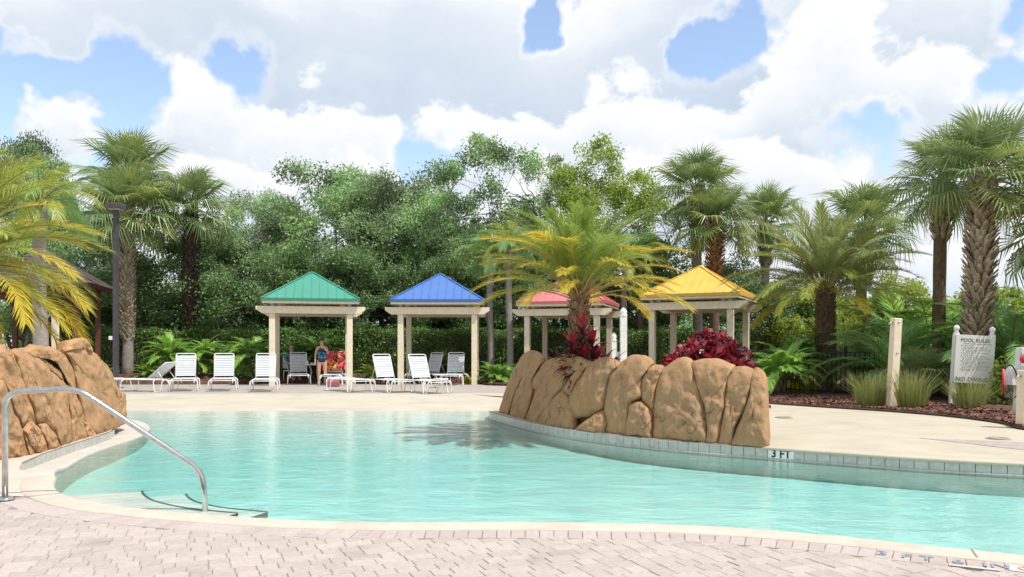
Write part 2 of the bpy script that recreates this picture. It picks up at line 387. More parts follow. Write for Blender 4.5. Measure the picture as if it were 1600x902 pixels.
# far and right-hand deck, up to the planting beds
BED_EDGE = [(-34, 29.6), (-20, 29.0), (-11, 28.9), (-8.6, 29.6), (-5.7, 29.5), (-4.6, 28.6), (-3.9, 29.6), (-1.4, 29.5), (-.9, 28.2), (0, 27.6), (1.6, 26.6), (3.2, 24.6), (4.7, 21.6), (6.05, 18.8), (7.0, 17.4), (7.75, 16.4), (8.25, 15.4), (8.45, 14.5), (8.45, 13.6), (8.2, 12.8), (8.6, 11.4), (10, 10.6), (17, 10.2)]
bed = catmull(BED_EDGE, 4)
deck_pts = [(-34, 22.6), (-1.2, 22.6), (.2, 21.2), (1.0, 19.6)] + [(p.x, p.y) for p in P_RIGHT] + [(p.x, p.y) for p in reversed(bed)]
deck = tag(ob('pool_deck', sheet('pool_deck', deck_pts, 0., M['cream_deck'])), 'cream coated concrete deck around the far side of the pool', kind='structure')
# paved strip where the loungers stand, and the paved corner on the right
pmat('far_paving', (.45, .40, .365), .85, col2=(.39, .35, .32), scale=9, detail=6, bump=.3, bscale=40)
mt = M['far_paving']; t = NT(mt.node_tree); bs = mt.node_tree.nodes['Principled BSDF']; src = bs.inputs['Base Color'].links[0].from_socket
br = t.n('ShaderNodeTexBrick'); g_ = t.n('ShaderNodeNewGeometry'); t.link(g_.outputs['Position'], br.inputs['Vector']); t.set(br, 'Scale', 1.); t.set(br, 'Brick Width', .225); t.set(br, 'Row Height', .15); t.set(br, 'Mortar Size', .006)
t.set(br, 'Color1', (1, 1, 1, 1)); t.set(br, 'Color2', (.86, .85, .84, 1)); t.set(br, 'Mortar', (.6, .57, .54, 1)); t.link(t.mix(1., src, br.outputs[0], 'MULTIPLY'), bs.inputs['Base Color'])
fp = [(-34, 23.4), (-9, 23.2), (-3, 23.3), (-.6, 23.7), (.9, 22.6), (2.2, 22.3)] + [(p.x, p.y - .02) for p in reversed(bed) if p.x < 3.9 and p.y > 23.4]
tag(ob('paved_strip', sheet('paved_strip', fp, .004, M['far_paving'])), kind='structure')
fp = [(5.9, 11.6), (7.2, 10.95), (8.0, 11.0), (8.15, 12.2), (8.5, 11.42), (9.8, 10.66), (16, 10.3), (16, 9.3), (9, 9.25), (7.6, 9.45), (6.7, 9.9)]
tag(ob('paved_corner', sheet('paved_corner', fp, .004, M['far_paving'])), kind='structure')

pmat('beach', (.52, .47, .375), .7, col2=(.47, .42, .34), scale=1.3, detail=7, bump=.15, bscale=60, col3=(.42, .38, .32), s3=.6)
# sloping beach entry and pool floor in one sheet
def floor_z(x, y):
    if y > 18.4: return WZ + (min(y, 22.62) - 18.4) / 4.2 * .142
    return max(WZ - (18.4 - y) * .036, -.385)
ys = [-.4, 2, 4, 6, 8, 8.9] + [9.2 + i * .5 for i in range(18)] + [18.4, 19.5, 21, 22.62]
xs = [-34, -13, -10, -6, -3, 0, 3, 6, 10, 17]
vs = [(x, y, floor_z(x, y)) for y in ys for x in xs]; nx = len(xs)
fs = [(j * nx + i, j * nx + i + 1, (j + 1) * nx + i + 1, (j + 1) * nx + i) for j in range(len(ys) - 1) for i in range(nx - 1)]
mi = [0 if ys[j + 1] <= 18.41 else 1 for j in range(len(ys) - 1) for i in range(nx - 1)]
tag(ob('pool_floor', new_mesh('pool_floor', vs, fs, [M['plaster'], M['beach']], True, mi)), 'pale plaster pool floor sloping up to a beach entry', kind='structure')

# water: a closed body, the surface mirrors by angle, the body takes out the red
wm = bpy.data.materials.new('water'); wm.use_nodes = True; wm.node_tree.nodes.clear(); t = NT(wm.node_tree)
o_ = t.n('ShaderNodeOutputMaterial'); tp = t.n('ShaderNodeBsdfTransparent'); gl = t.n('ShaderNodeBsdfGlossy'); fr = t.n('ShaderNodeFresnel'); mx = t.n('ShaderNodeMixShader')
g_ = t.n('ShaderNodeNewGeometry'); pos = t.v('MULTIPLY', g_.outputs['Position'], (.75, 1.25, 1))
h1 = t.noise(pos, 1.6, 2, .5, .6); h2 = t.noise(pos, 6.5, 3, .55, .8); h3 = t.noise(pos, 22., 2, .5, .5)
hh = t.m('ADD', t.m('MULTIPLY', h1, .55), t.m('ADD', t.m('MULTIPLY', h2, .17), t.m('MULTIPLY', h3, .045)))
bp = t.n('ShaderNodeBump'); t.set(bp, 'Strength', 1.); t.set(bp, 'Distance', .05); t.link(hh, bp.inputs['Height'])
t.set(fr, 'IOR', 1.333); t.link(bp.outputs[0], fr.inputs['Normal']); t.link(bp.outputs[0], gl.inputs['Normal']); t.set(gl, 'Roughness', .03); t.set(gl, 'Color', (1, 1, 1, 1)); t.set(tp, 'Color', (.97, 1, 1, 1))
t.link(fr.outputs[0], mx.inputs[0]); t.link(tp.outputs[0], mx.inputs[1]); t.link(gl.outputs[0], mx.inputs[2]); t.link(mx.outputs[0], o_.inputs[0])
va = t.n('ShaderNodeVolumeAbsorption'); t.set(va, 'Color', (.0, .865, .90, 1)); t.set(va, 'Density', .50); t.link(va.outputs[0], o_.inputs['Volume'])
mb = MB(); mb.box((1.5, 9.2, (WZ - 1.7) / 2), (28, 18.9, 1.7 + WZ)); tag(mb.build('water', wm), 'clear turquoise pool water', kind='structure')

# near side: coping, border course, field of pavers
def loft(name, path, prof, mat):
    """prof: (offset to the left of the path, z)"""
    rows = [offset(path, d) for d, z in prof]; vs = []; fs = []; n = len(prof)
    for i in range(len(path)):
        for k in range(n): p = rows[k][i]; vs.append((p.x, p.y, prof[k][1]))
    for i in range(len(path) - 1):
        for k in range(n - 1): a = i * n + k; fs.append((a, a + n, a + n + 1, a + 1))
    return new_mesh(name, vs, fs, mat, True)
NP = resample(N_PATH, .12)
cop_prof = [(.27, -.06), (.27, .004), (.262, .011), (.03, .011), (.008, .006), (-.008, -.008), (-.012, -.03), (0, -.055), (.012, -.06), (.012, -1.1)]
cope = tag(ob('coping', loft('coping', NP, cop_prof, M['coping'])), 'pinkish cream coping along the near edge of the pool', kind='structure')
base_pts = [(p.x, p.y) for p in offset(NP, .1)] + [(-6, 8.8), (-34, 8.8), (-34, -8), (34, -8), (34, .6)]
paving = tag(ob('brick_paving', sheet('brick_paving', base_pts, -.006, M['joint_sand'])), 'pinkish grey block paving in front of the pool', kind='structure')
# cut joints and cracks in the coping
NPf = [(p.x, p.y) for p in NP]
def near_dist(x, y):
    a = np.array(NPf); d = np.hypot(a[:, 0] - x, a[:, 1] - y); i = int(d.argmin())
    tx, ty = a[min(i + 1, len(a) - 1)] - a[max(i - 1, 0)]; s_ = np.sign(tx * (y - a[i, 1]) - ty * (x - a[i, 0])); return d[i] * s_
def paver_mesh(w, d, seed):
    r_ = random.Random(seed); mb = MB(); mb.box((0, 0, -.03), (w - .004, d - .004, .06), ch=.004)
    mb.v = [(x + r_.uniform(-.0015, .0015), y + r_.uniform(-.0015, .0015), z) for x, y, z in mb.v]
    return mb
field = []
th = R(22); ex = Vector((math.cos(th), math.sin(th))); ey = Vector((-math.sin(th), math.cos(th))); rr = random.Random(3)
for j in range(-40, 75):
    u = -14 + rr.uniform(0, .2)
    while u < 14:
        w = .186 if rr.random() < .45 else .123
        c = ex * (u + w / 2) + ey * (j * .123 + 3.6)
        u += w
        if c.y < 1.8 or c.y > 8.9 or c.x < -9 or c.x > 8: continue
        dn = near_dist(c.x, c.y)
        if c.x < -4.25 and c.y > 6.93: continue
        if dn > .46: field.append((c.x, c.y, th, w, .123, rr.uniform(-.002, .0015)))
# border: soldiers laid across, along the coping
bord = []
BP = offset(NP, .385); BPr = resample(BP, .10)
for a, b in zip(BPr, BPr[1:]):
    m_ = (a + b) / 2; 
    if m_.x > 8 or (m_.x < -4.2 and m_.y > 6.93): continue
    bord.append((m_.x, m_.y, math.atan2(b.y - a.y, b.x - a.x), .10, .226, .004 + rr.uniform(-.001, .001)))
def vis_area(p):
    x, y = p[0], p[1]
    if y < 1: return 0
    px = CX + x * F / y; py = HZ + CH * F / y
    if px < -15 or px > 1615 or py > 912: return 0
    return p[3] * p[4] / y ** 3
allp = sorted(field + bord, key=vis_area, reverse=True)
meshes = {}
rest = MB()
for i, p in enumerate(allp):
    key = (p[3], p[4])
    if i < 300 and vis_area(p) > 0:
        kk = (key, i % 4)
        if kk not in meshes: meshes[kk] = paver_mesh(p[3], p[4], hash(kk) % 1000).mesh('paver', M['paver'])
        ob('paver', meshes[kk], paving, (p[0], p[1], p[5]), (rr.uniform(-.004, .004), rr.uniform(-.004, .004), p[2]))
    else:
        rest.box((p[0], p[1], p[5] - .03), (p[3] - .004, p[4] - .004, .06), p[2], ch=.004)
tag(rest.build('pavers', M['paver_rest'], paving), kind='stuff')
# left corner of the deck beside the handrail
corner = [(-4.60, 7.95), (-4.64, 8.1), (-4.88, 8.2), (-5.30, 8.56), (-5.60, 9.1), (-5.8, 9.85), (-5.97, 10.7), (-6.12, 11.6), (-6.3, 12.5), (-6.55, 13.1), (-7, 13.75), (-7.7, 14.5), (-8.6, 15.2), (-10, 15.8), (-12.4, 16.3), (-34, 16.8), (-34, 7.4), (-9.5, 7.3), (-6, 7.05), (-4.75, 6.98), (-4.3, 7.0), (-4.15, 7.15), (-4.45, 7.6)]
tag(ob('deck_corner', sheet('deck_corner', corner, .003, M['coping'])), kind='structure')
# ledge and tiled riser under the left-hand rocks
n_l = 70
def even(P, n):
    P = [Vector(p) for p in P]; L = [0]
    for a, b in zip(P, P[1:]): L.append(L[-1] + (b - a).length)
    out = []
    for k in range(n):
        s_ = L[-1] * k / (n - 1); i = max(0, min(len(P) - 2, int(np.searchsorted(L, s_) - 1))); t_ = (s_ - L[i]) / max(L[i + 1] - L[i], 1e-9); out.append(P[i].lerp(P[i + 1], min(max(t_, 0), 1)))
    return out
LI = even(LEDGE_IN, n_l); RI = even(RISER, n_l)
lz = [-.001 - .114 * smst(k / n_l, .045, .16) for k in range(n_l)]
vs = []; fs = []
for k in range(n_l):
    a, b = RI[k], LI[k]; n_ = (b - a).normalized()
    row = [a.to_3d() * 1, a.lerp(b, .5), b - n_ * .03, b - n_ * .008, b, b, b - n_ * .012, b - n_ * .012]
    zz = [lz[k], lz[k], lz[k], lz[k] - .004, lz[k] - .015, lz[k] - .035, lz[k] - .04, -1.1]
    vs += [(p.x, p.y, z) for p, z in zip(row, zz)]
for k in range(n_l - 1):
    for j in range(7): q = k * 8 + j; fs.append((q, q + 1, q + 9, q + 8))
tag(ob('pool_ledge', new_mesh('pool_ledge', vs, fs, M['ledge'], False)), 'white ledge curving below the left-hand rocks', kind='structure')
def tile_band(name, path, ztop, zbot, step, label, side=1, hide=None, cap=.0):
    """backing wall and tiles on its face; path runs with the face on its right when side = 1"""
    bk = offset(path, .012 * side); vs = []; fs = []; mi = []
    for p in bk: vs += [(p.x, p.y, ztop - .002), (p.x, p.y, zbot - .02), (p.x, p.y, -1.1)]
    for i in range(len(bk) - 1): q = 3 * i; fs += [(q, q + 1, q + 4, q + 3), (q + 1, q + 2, q + 5, q + 4)]; mi += [0, 1]
    wall = tag(ob(name, new_mesh(name, vs, fs, [M['grout'], M['plaster']], False, mi)), label, kind='structure')
    P = resample(path, step); h = ztop - zbot
    mb = MB(); mb.box((0, 0, 0), (step - .007, .016, h - .006), ch=.003); me = mb.mesh('tile', M['tile'])
    tiles = []
    for a, b in zip(P, P[1:]):
        m_ = (a + b) / 2; tiles.append(ob('tile', me, wall, (m_.x, m_.y, (ztop + zbot) / 2), (0, 0, math.atan2(b.y - a.y, b.x - a.x))))
    return wall, tiles
rp = resample([p for p in RI], .05)
rp = [p for p in rp if p.y > 8.75 and p.y < 14.2]
riser_wall, _ = tile_band('tiled_riser', rp, -.004, -.117, .17, 'low tiled riser between the left-hand rocks and the ledge', side=1)
PR = [p for p in resample(P_RIGHT, .05) if p.x < 9]
pool_wall, RT = tile_band('pool_wall', PR, -.004, WZ - .02, .158, 'white tiled pool wall along the rock island and right-hand deck', side=1)
# plaster wall under the tiles is the same backing; a light bead runs at the water line
mb = MB(); mb.tube([(p.x, p.y, WZ + .004) for p in offset(resample(P_RIGHT, .2), -.012)][:-30], .008, 6); mb.build('waterline_bead', M['tile'], pool_wall, True)
# bullnose coping on the right-hand side
RP = [p for p in resample(P_RIGHT, .1) if p.x > 3.3 and p.y < 11]
rc = loft('deck_edge', RP, [(-.02, -.03), (-.028, -.01), (-.018, .006), (0, .012), (.28, .014), (.3, .002)], M['cream_deck'])
tag(ob('deck_edge', rc), 'rounded cream edge of the right-hand deck above the tiles', kind='structure')
# submerged entry steps beside the handrail
ST = [p for p in resample(N_PATH, .12) if p.x < -2.62 and p.y > 6 and p.y < 7.9]
for k, (o0, o1, z) in enumerate(((0., -.80, -.165), (-.80, -1.22, -.235))):
    A = offset(ST, o0); B = offset(ST, o1)
    vs = []; fs = []
    for a, b in zip(A, B): vs += [(a.x, a.y, z), (b.x, b.y, z), (b.x, b.y, -1.1)]
    for i in range(len(A) - 1): q = 3 * i; fs += [(q, q + 1, q + 4, q + 3), (q + 1, q + 2, q + 5, q + 4)]
    stp = tag(ob('pool_step', new_mesh('pool_step', vs, fs, M['plaster'])), kind='structure')
    E = offset(ST, o1 + .022); vs = []; fs = []
    for a, b in zip(E, B): vs += [(a.x, a.y, z + .006), (b.x, b.y, z + .006), (b.x, b.y, z - .05)]
    for i in range(len(E) - 1): q = 3 * i; fs += [(q, q + 1, q + 4, q + 3), (q + 1, q + 2, q + 5, q + 4)]
    ob('edge_trim', new_mesh('edge_trim', vs, fs, M['dark_tile']), stp)
# planting beds
def outer_pt(p):
    if p.x < 3.2: return Vector((p.x * 1.25, 46, 0))
    return Vector((p.x + 7 + (p.y - 12) * .5, p.y + 10, 0))
BO = [outer_pt(p) for p in bed]
def bed_z(x, y):
    """height of the planting bed"""
    e = min(((p.x - x) ** 2 + (p.y - y) ** 2) ** .5 for p in bed)
    return .03 + .26 * smst(e, 0., 2.6) * (1 if x < 4 else .35)
def bprof(p, t_):
    q = Vector(p); q.z = .012 if t_ == 0 else bed_z(p.x, p.y) + .02 * noise.noise(Vector((p.x * 2, p.y * 2, 0))); return q
BBi = bed; vs = []; fs = []; tt = [0, .012, .03, .06, .1, .15, .22, .32, .5, .75, 1]; n = len(tt)
for a, b in zip(BBi, BO):
    for t_ in tt: vs.append(bprof(a.lerp(b, t_), t_))
for i in range(len(BBi) - 1):
    for k in range(n - 1): q = i * n + k; fs.append((q, q + n, q + n + 1, q + 1))
bedo = tag(ob('mulch_bed', new_mesh('mulch_bed', vs, fs, M['mulch'], True)), 'planting bed of red-brown mulch around the deck', kind='structure')
chips = MB(); r_ = random.Random(5)
for k in range(22000):
    i = r_.randrange(len(bed) - 1); f_ = r_.random() ** 1.6 * .14
    if bed[i].x < -16 or bed[i].x > 12: continue
    p = bed[i].lerp(bed[i + 1], r_.random()); p = p.lerp(outer_pt(p), f_)
    z = bed_z(p.x, p.y); a = r_.uniform(0, 6.28); l = r_.uniform(.018, .05); w = l * r_.uniform(.25, .6)
    d1 = Vector((math.cos(a), math.sin(a), r_.uniform(-.5, .6))) * l; d2 = Vector((-math.sin(a), math.cos(a), r_.uniform(-.3, .3))) * w
    c = Vector((p.x, p.y, z + .02 + r_.uniform(0, .02))); chips.add([c - d1 - d2, c + d1 - d2, c + d1 + d2, c - d1 + d2], [(0, 1, 2, 3)])
tag(chips.build('mulch_chips', M['mulch_chip']), 'loose red-brown mulch chips on the beds', 'mulch', kind='stuff')
# thin edging along the right-hand bed
mb = MB(); mb.tube([(p.x - .02, p.y - .02, .03) for p in bed if p.x > 5.2], .022, 6); tag(mb.build('bed_edging', M['soil']), 'dark flexible edging along the right-hand mulch bed', 'edging')
# ------------------------------------------------------------------ handrail
hr = empty('handrail', 'bent stainless steel handrail going down into the near left corner of the pool', 'handrail', (-4.33, 6.80, 0))
A_ = Vector((0, 0, 0)); B_ = Vector((1.60, .38, 0)); ax = B_.normalized(); Lh = B_.length
def hp(s_, z): return ax * s_ + Vector((0, 0, z))
def rounded(P, rad, n=6):
    P = [Vector(p) for p in P]; out = [P[0]]
    for a, b, c in zip(P, P[1:], P[2:]):
        u = (a - b); v = (c - b); r_ = min(rad, u.length * .49, v.length * .49); p0 = b + u.normalized() * r_; p1 = b + v.normalized() * r_
        for k in range(n + 1): t_ = k / n; out.append(p0 * (1 - t_) ** 2 + b * 2 * t_ * (1 - t_) + p1 * t_ * t_)
    out.append(P[-1]); return out
path = rounded([hp(0, 0), hp(0, .93), hp(.56, .955), hp(Lh - .06, .20), hp(Lh, -.58)], .13)
mb = MB(); mb.tube(path, .0245, 14); mb.build('rail', M['steel'], hr, True)
mb = MB(); mb.lathe([(.075, .012), (.075, .02), (.05, .035), (.03, .04)], n=20); mb.build('base_flange', M['steel'], hr, True)

# ------------------------------------------------------------------ artificial rocks
class Wall:
    """a leaning upright surface along a plan polyline; turns photo outlines into places on it"""
    def __init__(s, line, lean): s.L = [Vector((*p, 0)) for p in line]; s.lean = lean
    def hit(s, px, py):
        k = (px - CX) / F; z = .5; best = None
        for it in range(5):
            off = s.lean * max(z, 0); best = None
            Lo = offset(s.L, off)
            for i, (a, b) in enumerate(zip(Lo, Lo[1:])):
                d = b - a; den = d.x - k * d.y
                if abs(den) < 1e-9: continue
                t_ = (k * a.y - a.x) / den
                lo = -1e9 if i == 0 else 0; hi = 1e9 if i == len(Lo) - 2 else 1
                if lo - 1e-6 <= t_ <= hi + 1e-6: best = (a + d * t_, d.normalized()); break
            if best is None: raise ValueError((px, py))
            p = best[0]; z = CH + (HZ - py) * p.y / F
        n_ = Vector((best[1].y, -best[1].x, 0))       # towards the viewer
        return Vector((p.x, p.y, z)), n_
def boulder(wall, poly, front, back, seed, tilt=.0, ring=22, nb=96, amp=.04, base=0.):
    pts = [wall.hit(*p) for p in poly]; P = [p for p, n_ in pts]; n_ = sum((q for _, q in pts), Vector()).normalized(); m_ = sum(P, Vector()) / len(P); n_ = (n_ * .25 - Vector((m_.x, m_.y, 0)).normalized() * .75).normalized()
    loop = P + [P[0]]
    L = [0]
    for a, b in zip(loop, loop[1:]): L.append(L[-1] + (b - a).length)
    bd = []
    for k in range(nb):
        s_ = L[-1] * k / nb; i = int(np.searchsorted(L, s_, side='right') - 1); i = min(i, len(P) - 1); t_ = (s_ - L[i]) / max(L[i + 1] - L[i], 1e-9); bd.append(loop[i].lerp(loop[i + 1], t_))
    for _ in range(2): bd = [(bd[k - 1] + bd[k] * 2 + bd[(k + 1) % nb]) / 4 for k in range(nb)]
    c = sum(bd, Vector()) / nb; vs = []; fs = []; sd_ = Vector((seed * 3.7, seed * 1.3, 0))
    def push(sgn, T, t_):
        ss = math.sin(t_ * math.pi / 2) ** .75; dep = T * (1 - ss ** (5.5 if sgn > 0 else 3)) ** .62
        for b in bd:
            p = c + (b - c) * ss * 1.075 + n_ * sgn * dep
            p = p + n_ * .5 * amp * noise.fractal(p * 2.6 + sd_, 1., 2., 4) * 2 + Vector((0, 0, 1)) * amp * .6 * noise.noise(p * 3.1 + sd_)
            p += n_ * sgn * amp * .7 * noise.fractal(p * 8. + sd_, .8, 2.1, 4) + (p - c).normalized() * amp * .3 * noise.fractal(p * 5. + sd_, 1., 2., 3)
            p.z = max(p.z, base + .003); vs.append(p)
    seq = [(-1, back, k / 6) for k in range(1, 6)] + [(1, front, 1 - k / ring) for k in range(0, ring)]
    vs.append(c - n_ * back)
    for sgn, T, t_ in seq: push(sgn, T, t_)
    vs.append(c + n_ * (front + .0)); nr = len(seq)
    for k in range(nb): fs.append((0, 1 + (k + 1) % nb, 1 + k))
    for r_ in range(nr - 1):
        for k in range(nb): l = (k + 1) % nb; a = 1 + r_ * nb; fs.append((a + k, a + l, a + nb + l, a + nb + k))
    a = 1 + (nr - 1) * nb
    for k in range(nb): fs.append((a + k, a + (k + 1) % nb, len(vs) - 1))
    return vs, fs
def Zp(o, sc, pts): return [(o[0] + x / sc, o[1] + y / sc) for x, y in pts]
z4 = lambda *p: Zp((760, 520), 5.0125, p)
z5 = lambda *p: Zp((980, 540), 4.746, p)
z3 = lambda *p: Zp((0, 500), 3.758, p)
RW = Wall([(-.12, 15.9), (.24, 14.75), (.62, 13.8), (1.16, 12.85), (1.87, 11.95), (2.72, 11.15), (3.36, 10.62)], .22)
RB = [
 (z4((105, 650), (120, 560), (170, 400), (230, 270), (290, 180), (340, 150), (400, 165), (448, 215), (430, 240), (345, 260), (290, 350), (230, 490), (190, 600), (170, 665)), .22, .7),
 (z4((178, 665), (215, 560), (260, 420), (330, 270), (400, 225), (452, 235), (405, 290), (368, 360), (372, 440), (345, 560), (300, 700)), .30, .6),
 (z4((375, 330), (450, 240), (520, 210), (565, 212), (510, 290), (455, 365), (405, 455), (378, 430), (365, 380)), .20, .6),
 (z4((305, 700), (350, 590), (385, 490), (440, 370), (500, 290), (540, 265), (600, 280), (648, 340), (605, 425), (545, 500), (475, 600), (405, 720)), .34, .6),
 (z4((505, 245), (560, 190), (620, 168), (700, 175), (780, 210), (835, 242), (780, 292), (700, 312), (650, 338), (600, 285), (540, 270)), .26, .8),
 (z4((398, 720), (480, 590), (540, 500), (600, 452), (642, 475), (662, 540), (702, 660), (700, 765), (560, 745)), .38, .6),
 (z4((590, 452), (650, 370), (720, 290), (795, 262), (765, 325), (705, 405), (662, 480), (640, 470)), .27, .6),
 (z4((825, 250), (880, 215), (940, 208), (1000, 232), (1042, 265), (1000, 312), (962, 380), (937, 500), (922, 585), (820, 645), (702, 662), (662, 540), (662, 480), (720, 380), (790, 290)), .36, .8),
 (z4((690, 768), (740, 720), (800, 678), (860, 630), (922, 600), (947, 640), (955, 700), (945, 800)), .42, .5),
 ([(944.5, 642), (949, 612), (956, 586), (969, 570), (983, 561), (993, 558.5), (1007, 560), (1021, 573), (1008, 580), (1003, 590), (1003, 621), (985, 631), (984, 645), (983, 684), (950, 681)], .36, .8),
 (z5((18, 432), (60, 420), (112, 408), (152, 440), (192, 492), (197, 660), (192, 690), (0, 675)), .40, .6),
 (z5((110, 232), (150, 178), (195, 158), (262, 158), (270, 185), (242, 245), (217, 345), (206, 465), (190, 485), (142, 420), (112, 380)), .27, .7),
 (z5((195, 690), (203, 480), (228, 300), (268, 190), (340, 138), (430, 112), (492, 145), (505, 215), (542, 350), (582, 450), (594, 560), (604, 690), (595, 745)), .40, .8),
 (z5((588, 745), (600, 650), (580, 450), (540, 340), (508, 225), (480, 148), (560, 117), (660, 122), (760, 158), (800, 170), (757, 220), (745, 330), (725, 480), (695, 640), (676, 745)), .36, .8),
 (z5((672, 755), (698, 620), (728, 470), (738, 320), (752, 215), (810, 168), (880, 168), (940, 195), (938, 300), (895, 430), (835, 540), (795, 640), (775, 765)), .36, .55),
 (z5((765, 765), (800, 630), (880, 480), (920, 340), (926, 205), (960, 182), (1010, 212), (1035, 280), (1042, 420), (1046, 600), (1052, 720), (1040, 790)), .36, .30),
]
ri = empty('rock_island', 'long brown artificial rock wall on the tiled island in the pool', 'rock', (1.6, 12.5, 0))
for k, (poly, fr_, bk_) in enumerate(RB):
    v_, f_ = boulder(RW, poly, fr_ * .58, bk_, k + 1, amp=.045)
    o = ob('boulder', new_mesh('boulder', [p - Vector((1.6, 12.5, 0)) for p in v_], f_, M['rock_right'], True), ri)
# earth behind the rocks, and the back rim of the island
def lump(c, r, seed, amp=.12, n=20, m=14):
    vs = []; fs = []
    for j in range(m + 1):
        ph = math.pi * j / m
        for i in range(n):
            a = 2 * math.pi * i / n; d = Vector((math.sin(ph) * math.cos(a), math.sin(ph) * math.sin(a), math.cos(ph)))
            e = 1 + amp * noise.fractal(d * 1.7 + Vector((seed, 0, 0)), 1, 2, 4) * 2
            vs.append((c[0] + d.x * r[0] * e, c[1] + d.y * r[1] * e, max(c[2] + d.z * r[2] * e, -.03)))
    for j in range(m):
        for i in range(n): l = (i + 1) % n; fs.append((j * n + i, (j + 1) * n + i, (j + 1) * n + l, j * n + l))
    return vs, fs
for k, (x, y, rx, ry, h) in enumerate([(1.0, 16.3, .7, .6, .55), (2.0, 15.5, .8, .65, .6), (2.7, 14.4, .7, .7, .58), (3.1, 13.3, .6, .7, .55), (3.2, 12.3, .5, .6, .6)]):
    v_, f_ = lump((x - 1.6, y - 12.5, .05), (rx, ry, h), k * 7.1); ob('boulder', new_mesh('boulder', v_, f_, M['rock_right'], True), ri)
mb = MB()                                            # solid core behind the faces, so no daylight shows in the joints
core = resample(catmull([(.1, 15.7), (.5, 14.7), (.95, 13.85), (1.5, 12.95), (2.2, 12.05), (2.95, 11.35), (3.3, 11.1)], 6), .25)
for k, p in enumerate(core): pass
cv = []; cf = []
for p in core:
    for q, z_ in ((-.20, -.02), (-.12, .55), (.1, .74), (.45, .62), (.5, -.02)): cv.append((p.x - 1.6 + q * .75, p.y - 12.5 + q * .66, z_ + .06 * noise.noise(p * 2)))
for k in range(len(core) - 1):
    for j in range(4): a_ = k * 5 + j; cf.append((a_, a_ + 5, a_ + 6, a_ + 1))
ob('rock_core', new_mesh('rock_core', cv, cf, M['rock_right'], True), ri)
isl = [(.2, 15.9), (1.0, 14.2), (2.0, 12.8), (3.0, 11.7), (3.3, 11.4), (3.3, 12.2), (3.2, 13.3), (2.7, 14.5), (2.0, 15.5), (1.0, 16.2)]
ob('soil', sheet('soil', [(x - 1.6, y - 12.5) for x, y in isl], .42, M['soil']), ri)

LW = Wall([(-9.2, 8.95), (-7.2, 8.95), (-5.95, 9.2), (-6.02, 9.95), (-6.14, 10.75), (-6.28, 11.65), (-6.42, 12.45), (-6.52, 12.9)], .10)
LB = [
 (z3((375, 185), (420, 160), (480, 165), (540, 195), (600, 250), (650, 320), (692, 420), (702, 560), (695, 660), (650, 675), (560, 700), (515, 620), (482, 560), (470, 470), (442, 330), (415, 240)), .30, .8),
 (z3((372, 182), (395, 130), (440, 108), (480, 112), (515, 145), (540, 198), (480, 178), (430, 168)), .25, .8),
 (z3((600, 262), (640, 325), (690, 405), (735, 450), (738, 610), (735, 645), (692, 668), (697, 560), (680, 470), (640, 370)), .16, .6),
 (z3((120, 187), (200, 150), (290, 165), (370, 205), (420, 285), (440, 400), (438, 435), (390, 382), (362, 290), (300, 240), (200, 190)), .24, .8),
 (z3((128, 190), (200, 188), (300, 258), (374, 340), (362, 374), (300, 312), (220, 232)), .18, .6),
 (z3((72, 200), (130, 185), (220, 238), (300, 318), (362, 380), (384, 480), (402, 600), (408, 745), (340, 755), (310, 680), (250, 605), (200, 612), (168, 480), (128, 400), (98, 290)), .36, .8),
 (z3((368, 370), (432, 430), (472, 520), (492, 600), (500, 710), (408, 745), (404, 600), (384, 470)), .26, .6),
 (z3((482, 590), (520, 608), (562, 680), (556, 702), (500, 712), (488, 650)), .26, .4),
 (z3((204, 610), (250, 602), (300, 650), (338, 750), (262, 785), (238, 700)), .40, .5),
 (z3((116, 640), (168, 593), (216, 640), (252, 720), (264, 785), (208, 810), (158, 740)), .42, .5),
 (z3((-60, 150), (0, 150), (50, 178), (102, 280), (132, 400), (172, 480), (204, 602), (120, 632), (60, 500), (20, 380), (-60, 330)), .30, .8),
 (z3((-160, 330), (-40, 320), (18, 372), (62, 510), (112, 640), (158, 760), (170, 830), (130, 850), (-160, 860)), .34, .8),
 (z3((108, 648), (160, 750), (210, 802), (168, 840), (148, 790)), .30, .4),
]
le = empty('rock_outcrop', 'orange-tan artificial rock outcrop behind the handrail on the left', 'rock', (-6.4, 10.8, 0))
for k, (poly, fr_, bk_) in enumerate(LB):
    v_, f_ = boulder(LW, poly, fr_ * .66, bk_, k + 31, amp=.06)
    ob('boulder', new_mesh('boulder', [p - Vector((-6.4, 10.8, 0)) for p in v_], f_, M['rock_left'], True), le)
for k, (x, y, rx, ry, h) in enumerate([(-7.4, 10.2, .8, 1., 1.0), (-7.5, 11.6, .8, 1., 1.05), (-7.4, 12.9, .75, .9, 1.0), (-8.4, 10.3, .9, .9, .9), (-9.6, 10.2, .9, .9, .85)]):
    v_, f_ = lump((x + 6.4, y - 10.8, .05), (rx, ry, h), k * 5.3 + 50); ob('boulder', new_mesh('boulder', v_, f_, M['rock_left'], True), le)

